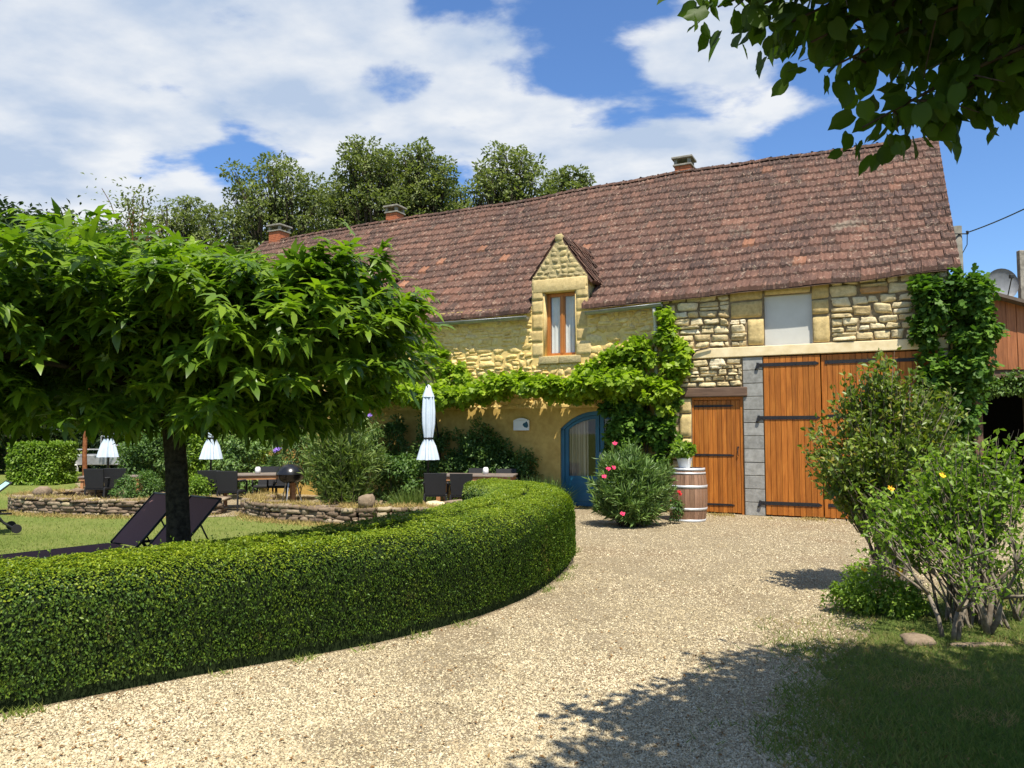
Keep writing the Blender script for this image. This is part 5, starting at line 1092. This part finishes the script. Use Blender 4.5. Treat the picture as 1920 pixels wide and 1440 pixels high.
def drywall(label, path, h, seed, thick=.4):
    q = resample(path, 60); d = np.r_[0, np.cumsum(np.linalg.norm(np.diff(q, axis=0), axis=1))]; rr = random.Random(seed); mb = MB(); L = d[-1]; z = 0; row = 0
    while z < h - .03:
        rh = rr.uniform(.055, .095); s = rr.uniform(0, .1)
        while s < L:
            w = rr.uniform(.10, .40); x = np.interp(s + w / 2, d, q[:, 0]); y = np.interp(s + w / 2, d, q[:, 1]); x2 = np.interp(s + w, d, q[:, 0]); y2 = np.interp(s + w, d, q[:, 1]); a = math.atan2(y2 - y, x2 - x)
            for side in (-1, 1): rock(mb, (x - math.sin(a) * side * thick * .25, y + math.cos(a) * side * thick * .25 , z + rh / 2 + rr.uniform(-.012, .02)), w / 2 * 1.0, thick * rr.uniform(.26, .33), rh / 2 * rr.uniform(.8, 1.3), rr, a + rr.uniform(-.22, .22))
            s += w * .96
        z += rh * .93; row += 1
    w = mb.build('dry_stone_wall', M_rock, None, True); tag(w, label, 'stone wall'); return w, q, d
wl1 = drywall('low dry-stone wall on the left with a return running back', [(-9.6, 18.6), (-9.75, 17.2), (-10.15, 15.9), (-9.6, 15.35), (-8.6, 15.0), (-7.6, 14.75), (-6.5, 14.7), (-5.75, 15.2)], .30, 3)
wl2 = drywall('low curved dry-stone wall in the middle, ending behind the hedge', [(-5.05, 16.1), (-5.15, 15.3), (-4.6, 14.4), (-3.7, 13.8), (-2.6, 13.35), (-1.6, 13.35), (-.8, 13.7), (-.55, 14.2)], .31, 5)
for (w, q, d, lab) in ((*wl1, 'dry straw and moss growing on top of the left stone wall'), (*wl2, 'dry straw growing on top of the middle stone wall')):
    n = 5200; t = rng.random(n) * d[-1]; x = np.interp(t, d, q[:, 0]) + rng.normal(size=n) * .13; y = np.interp(t, d, q[:, 1]) + rng.normal(size=n) * .13; nn = nz2(np.stack([x, y], 1), 1.7); k = nn > -.12; P = np.column_stack([x, y, np.full(n, .30)])[k]
    V, F = place((T_BLADE[0] * np.array([1.1, 1, 1]), T_BLADE[1]), P, np.column_stack([rng.normal(size=(len(P), 2)) * .9, np.ones(len(P)) * .8]), rv(len(P)), .09 * (.4 + rng.random(len(P)))); tag(npmesh('dry_grass', V, F, M_straw), lab, 'grass', kind='stuff')
    n = 3800; t = rng.random(n) * d[-1]; x = np.interp(t, d, q[:, 0]) + rng.normal(size=n) * .12; y = np.interp(t, d, q[:, 1]) - .26 - np.abs(rng.normal(size=n)) * .16; blades(np.stack([x, y], 1), .07, M_straw, 'dry_grass', 'dry straw at the foot of the stone wall', 1.4, .8)
for (p, s, lab, mt) in ((at(690, 13.25), (.145, .13, .13), 'round grey boulder standing on the middle stone wall', M_rock), (at(818, 13.5), (.17, .12, .06), 'pale yellow stone lying on the middle stone wall', M_stone), (at(86, 15.5), (.17, .15, .12), 'dark square stone on the left stone wall', M_rock), (at(862, 13.6), (.30, .16, .035), 'flat slab lying on the end of the middle stone wall', M_rock)):
    mb = MB(); rock(mb, (0, 0, s[2]), *s, random.Random(int(p.x * 9)), 0, .8 if s[2] > .1 else .5); o = mb.build('boulder', mt, None, True); o.location = (p.x, p.y, .27 if s[2] > .05 else .33); tag(o, lab, 'stone')
mb = MB(); rock(mb, (0, 0, .02), .12, .08, .05, random.Random(3), 0, .7); o = mb.build('boulder', M_rock, None, True); o.location = gp(1722, 1208); tag(o, 'dark rough stone lying in the grass at the edge of the shaded lawn', 'stone')
mb = MB(); rock(mb, (0, 0, .005), .24, .035, .018, random.Random(4), .1); o = mb.build('boulder', M_rock, None, True); o.location = gp(1840, 1212); tag(o, 'long flat stone edging sunk in the lawn at the right', 'stone')
for i, (px, py, lab) in enumerate(((1640, 1072, 'white-topped edging log lying in the shadow beside the bed'), (1875, 1080, 'pale stone at the back of the flower bed'), (1800, 1085, 'small pale stone behind the rose stems'))):
    mb = MB(); rock(mb, (0, 0, .03), .28 if i == 0 else .12, .06, .04, random.Random(9 + i), .1); o = mb.build('boulder', M_rock if i == 0 else M_stone, None, True); o.location = gp(px, py); tag(o, lab, 'stone')

# ------------------------------------------------------------------ terrace furniture
def make_chair():
    c = empty('terrace_chair')
    mb = MB(); mb.box(-.23, .23, -.22, .22, .38, .43, bev=.012); mb.build('seat', M_rattan, c)
    M = Matrix.Translation((0, .21, .42)) @ Matrix.Rotation(R(-9), 4, 'X'); mb = MB(); mb.prism([(-.20, 0), (.20, 0), (.225, .43), (-.225, .43)], -.018, .018, M); mb.build('backrest', M_rattan, c)
    for sx in (-1, 1):
        for sy in (-1, 1): MB().tube([(sx * .225, sy * .23, 0), (sx * .215, sy * .21, .40)], .02, 8).build('leg', M_rattan, c)
        mb = MB(); mb.tube([(sx * .235, -.21, .40), (sx * .24, -.20, .60), (sx * .24, -.12, .635), (sx * .235, .22, .64)], .021, 8); mb.build('armrest', M_rattan, c, True)
    return c
def make_table(L=1.6, Wd=.85):
    t = empty('terrace_table'); mb = MB(); n = 8
    for i in range(n): y = -Wd / 2 + Wd * i / n; mb.box(-L / 2, L / 2, y + .003, y + Wd / n - .003, .71, .74, bev=.004)
    mb.build('tabletop', M_topgrey, t); mb = MB(); mb.box(-L / 2 + .03, L / 2 - .03, -Wd / 2 + .03, -Wd / 2 + .06, .63, .709); mb.box(-L / 2 + .03, L / 2 - .03, Wd / 2 - .06, Wd / 2 - .03, .63, .709)
    mb.box(-L / 2 + .03, -L / 2 + .06, -Wd / 2 + .061, Wd / 2 - .061, .63, .709); mb.box(L / 2 - .06, L / 2 - .03, -Wd / 2 + .061, Wd / 2 - .061, .63, .709); mb.build('table_frame', M_teak, t)
    for sx in (-1, 1):
        for sy in (-1, 1): x, y = sx * (L / 2 - .10), sy * (Wd / 2 - .10); MB().box(x - .038, x + .038, y - .038, y + .038, 0, .63, bev=.005).build('leg', M_teak, t)
    return t
M_topgrey = wood_mat('weathered_top', (.20, .16, .13), (.28, .23, .19), (.12, .09, .07), sc=(2, 9, 9), isl=.1)
def make_parasol():
    p = empty('closed_parasol'); MB().tube([(0, 0, .05), (0, 0, 2.52)], .022, 10).build('pole', M_dframe, p, True)
    mb = MB(); mb.lathe([(.0, 0), (.27, 0), (.27, .05), (.12, .09), (.04, .12), (.035, .35), (.0, .36)], seg=20, cap=False); mb.build('base', M_dframe, p, True)
    pr = [(.185, 1.02), (.165, 1.12), (.125, 1.30), (.085, 1.45), (.095, 1.50), (.118, 1.75), (.122, 2.0), (.110, 2.22), (.098, 2.33)]
    def mod(i, a): k = .30 if i < 3 else (.06 if i < 5 else .16); return 1 + k * math.cos(a * 8 + i * .12) + .08 * math.sin(a * 3 + i * .4)
    MB().lathe(pr, seg=64, mod=mod, cap=False).build('canopy', M_fabric, p, True)
    MB().lathe([(.118, 2.31), (.112, 2.34), (.07, 2.46), (.045, 2.54), (.02, 2.56), (.0, 2.57)], seg=32, mod=lambda i, a: 1 + (.08 if i < 2 else 0) * math.cos(a * 8), cap=False).build('vent', M_fabric, p, True)
    MB().lathe([(.088, 1.435), (.100, 1.44), (.100, 1.475), (.09, 1.48)], seg=24, cap=False).build('strap', M_dframe, p)
    return p
TA = -R(14)
chair0 = make_chair(); table0 = make_table(); para0 = make_parasol(); used = set()
def put(src, loc, rz, label, cat, group, sc=1.):
    o = src if src.name not in used else copy_tree(src)
    used.add(src.name); o.location = loc; o.rotation_euler = (0, 0, rz); o.scale = (sc,) * 3; return tag(o, label, cat, group)
G1 = 'black woven chairs round the terrace tables'
CH = [(818, 14.9, 3.2, 'black woven chair with its back to the lawn, nearest the right parasol'), (868, 14.75, 3.1, 'black woven chair right in front of the right-hand table, beside the hedge'), (898, 16.35, .05, 'black woven chair on the wall side of the right-hand table, left one'), (948, 16.1, -.05, 'black woven chair on the wall side of the right-hand table, right one'),
      (400, 15.9, 3.3, 'black woven chair just left of the middle table, under the middle parasol'), (438, 15.7, 3.1, 'black woven chair drawn up to the left end of the middle table'), (500, 17.2, .1, 'black woven chair behind the middle table, left one'), (530, 17.1, -.1, 'black woven chair behind the middle table, beside the black barbecue'),
      (193, 16.6, 3.1, 'black woven chair on the left above the stone wall, leftmost of all'), (222, 16.8, 3.5, 'black woven chair by the leftmost table, half behind the low bush')]
for (px, Y, rz, lab) in CH:
    put(chair0, at(px, Y), rz - .0, lab, 'chair', G1, .96)
put(table0, at(893, 15.6), -.12, 'grey-topped wooden terrace table on the right with a small white pot', 'table', 'terrace tables')
put(table0, at(490, 16.4), .35, 'wooden terrace table in the middle beside the black kettle barbecue', 'table', 'terrace tables', .96)
put(table0, at(215, 17.7), .3, 'wooden terrace table on the far left behind two chairs', 'table', 'terrace tables', .8)
put(para0, at(803, 15.9), 0, 'closed pale blue parasol on the right, standing full height by the wall', 'parasol', 'closed parasols')
put(para0, at(398, 16.3), .5, 'closed pale blue parasol in the middle, right of the tree trunk', 'parasol', 'closed parasols')
put(para0, at(206, 17.6), 1., 'closed pale blue parasol on the far left, smallest of the three', 'parasol', 'closed parasols')
for (px, Y, z, lab) in ((911, 15.55, .742, 'small white pot on the right-hand terrace table'), (486, 16.3, .715, 'small white pot on the middle terrace table')):
    o = MB().lathe([(.0, 0), (.04, 0), (.062, .05), (.055, .11), (.035, .14), (.03, .135), (.03, .02), (0, .02)], seg=18, cap=False).build('table_pot', M_pot, None, True); o.location = at(px, Y) + Vector((0, 0, z)); tag(o, lab, 'pot')
# kettle barbecue
k = empty('kettle_barbecue', at(547, 16.2), 0, 'black kettle barbecue beside the middle table', 'barbecue')
MB().lathe([(.0, .52), (.14, .535), (.24, .60), (.285, .70), (.29, .715)], seg=28, cap=False).build('bowl', M_black, k, True)
MB().lathe([(.295, .71), (.28, .76), (.22, .85), (.12, .91), (.0, .925)], seg=28, cap=False).build('lid', M_black, k, True)
for a in (.5, 2.6, 4.7): MB().tube([(.12 * math.cos(a), .12 * math.sin(a), .56), (.27 * math.cos(a), .27 * math.sin(a), 0)], .012, 8).build('leg', M_galv, k)
MB().tube([(-.05, 0, .92), (-.05, 0, .96), (.05, 0, .96), (.05, 0, .92)], .01, 8).build('handle', M_dframe, k)

# ------------------------------------------------------------------ loungers on the lawn
def make_lounger(mat, back=47):
    l = empty('sun_lounger'); wd = .29
    mb = MB(); mb.box(-wd + .02, wd - .02, -1.22, .0, .335, .343); mb.build('seat', mat, l)
    Mx = Matrix.Translation((0, 0, .34)) @ Matrix.Rotation(R(back), 4, 'X'); mb = MB(); mb.box(-wd + .02, wd - .02, .02, .68, -.004, .004, Mx); mb.build('backrest', mat, l)
    fr = MB()
    for sx in (-1, 1):
        fr.tube([(sx * wd, -1.25, .33), (sx * wd, .05, .33), (sx * wd, .55, .31)], .016, 8); fr.tube([Mx @ Vector((sx * wd, 0, 0)), Mx @ Vector((sx * wd, .69, 0))], .014, 8)
        fr.tube([Mx @ Vector((sx * (wd - .02), .38, 0)), (sx * (wd - .02), .42, .31)], .009, 6)
    fr.tube([(-wd, -1.25, .33), (wd, -1.25, .33)], .016, 8); fr.tube([Mx @ Vector((-wd, .69, 0)), Mx @ Vector((wd, .69, 0))], .014, 8); fr.tube([(-wd, .42, .31), (wd, .42, .31)], .012, 6); fr.build('frame', M_dframe, l, True)
    for sx in (-1, 1): MB().tube([(sx * wd, -.95, .33), (sx * wd, -1.0, 0)], .016, 8).build('leg', M_dframe, l); MB().tube([(sx * wd, .35, .31), (sx * wd, .45, .17), (sx * wd, .62, .05)], .018, 8).build('leg', M_dframe, l)
    for sx in (-1, 1): MB().tube([(sx * wd - .02, .62, .07), (sx * wd + .02, .62, .07)], .07, 16).build('wheel', M_tire, l)
    return l
lo = make_lounger(M_brown); ang = -math.atan2(.62, .78)
tag(lo, 'dark brown sun lounger with raised back, nearer the left of the hedge', 'sun lounger', 'dark brown sun loungers'); lo.location = (-4.10, 8.2, .06); lo.rotation_euler = (0, 0, ang)
l2 = copy_tree(lo); l2.location = (-3.52, 7.80, .06); l2['label'] = 'dark brown sun lounger partly hidden by the tree trunk'
lm = make_lounger(M_mint, 40); tag(lm, 'mint green sun lounger with black frame and wheels at the left edge', 'sun lounger'); lm.location = (-8.36, 11.9, .02); lm.rotation_euler = (0, 0, -R(50))

# ------------------------------------------------------------------ barrel, pot plant, trailer
ba = empty('wine_barrel', at(1287, 13.95), 0, 'oak wine barrel with pale metal hoops standing by the narrow door', 'barrel')
Rb = lambda z: .305 + .045 * math.sin(math.pi * z / .95)
mb = MB(); n = 26
for k_ in range(n):
    a0, a1 = 2 * math.pi * k_ / n + .006, 2 * math.pi * (k_ + 1) / n - .006; V = []; zs = np.linspace(0, .95, 9)
    for z in zs: V += [(Rb(z) * math.cos(a0), Rb(z) * math.sin(a0), z), (Rb(z) * math.cos(a1), Rb(z) * math.sin(a1), z)]
    V += [((Rb(0) - .03) * math.cos(a0), (Rb(0) - .03) * math.sin(a0), .95), ((Rb(0) - .03) * math.cos(a1), (Rb(0) - .03) * math.sin(a1), .95)]
    mb.add(V, [(2 * i, 2 * i + 1, 2 * i + 3, 2 * i + 2) for i in range(9)])
mb.build('staves', M_staves, ba, True)
for (za, zb) in ((0, .05), (.21, .255), (.60, .65), (.845, .875), (.905, .95)):
    MB().lathe([(Rb(za) + .001, za), (Rb(za) + .006, za), (Rb(zb) + .006, zb), (Rb(zb) + .001, zb)], seg=40, cap=False).build('hoop', M_hoop, ba, True)
MB().lathe([(0, .93), (.285, .93), (.29, .94)], seg=32, cap=False).build('barrel_head', M_hoop, ba)
pt = empty('potted_plant', at(1282, 13.93) + Vector((0, 0, .935)), 0, 'white flower pot with trailing foliage on top of the barrel', 'potted plant')
MB().lathe([(0, 0), (.085, 0), (.10, .02), (.135, .17), (.14, .19), (.125, .19), (.12, .16), (0, .15)], seg=28, cap=False).build('pot', M_pot, pt, True)
p, o_, _ = blob_points(900, (-.06, 0, .34), (.26, .20, .10), 18, .08, 801, zmin=.22); leaves('foliage', T_VINE, p, M_lrose, .06, pt, o_)
mb = MB(); stems(mb, (0, 0, .15), [tuple(p[i]) for i in range(0, len(p), 90)], .005, .002, spread=.04); mb.build('stem', M_bark, pt)
gr = empty('geranium', at(1262, 13.45), 0, 'small red-flowered plant at the foot of the barrel', 'plant'); p, o_, _ = blob_points(500, (0, 0, .3), (.12, .1, .25), 10, .08, 802); leaves('foliage', T_LEAF, p, M_lshr, .05, gr, o_)
flowers(gr, [(.08, -.1, .52), (-.10, -.1, .42), (.06, -.12, .56)], M_red, .04)
tl = empty('utility_trailer', at(205, 25.5), R(8), 'small grey utility trailer with rails behind the left terrace', 'trailer')
MB().box(-1.1, 1.3, -.6, .6, .52, .85, bev=.02).build('trailer_bed', M_galv, tl)
mb = MB(); mb.tube([(-1.05, -.6, 1.02), (.0, -.6, 1.02)], .02, 6)
for x in (0, .65, 1.3): mb.tube([(x, -.6, .85), (x, -.6, 1.45)], .025, 6)
for z in (1.15, 1.45): mb.tube([(0, -.6, z), (1.3, -.6, z), (1.3, .6, z)], .02, 6)
mb.build('railing', M_galv, tl)
MB().tube([(-1.05, -.78, .32), (-1.05, -.62, .32)], .32, 24).build('wheel', M_tire, tl); MB().tube([(-1.05, -.79, .32), (-1.05, -.775, .32)], .17, 16).build('rim', M_galv, tl)
mb = MB(); V = []
for i in range(13): a = math.pi * i / 12; V += [(-1.05 + .40 * math.cos(a), -.82, .34 + .38 * math.sin(a)), (-1.05 + .40 * math.cos(a), -.60, .34 + .38 * math.sin(a))]
mb.add(V, [(2 * i, 2 * i + 1, 2 * i + 3, 2 * i + 2) for i in range(12)]); mb.build('mudguard', M_pot, tl, True)
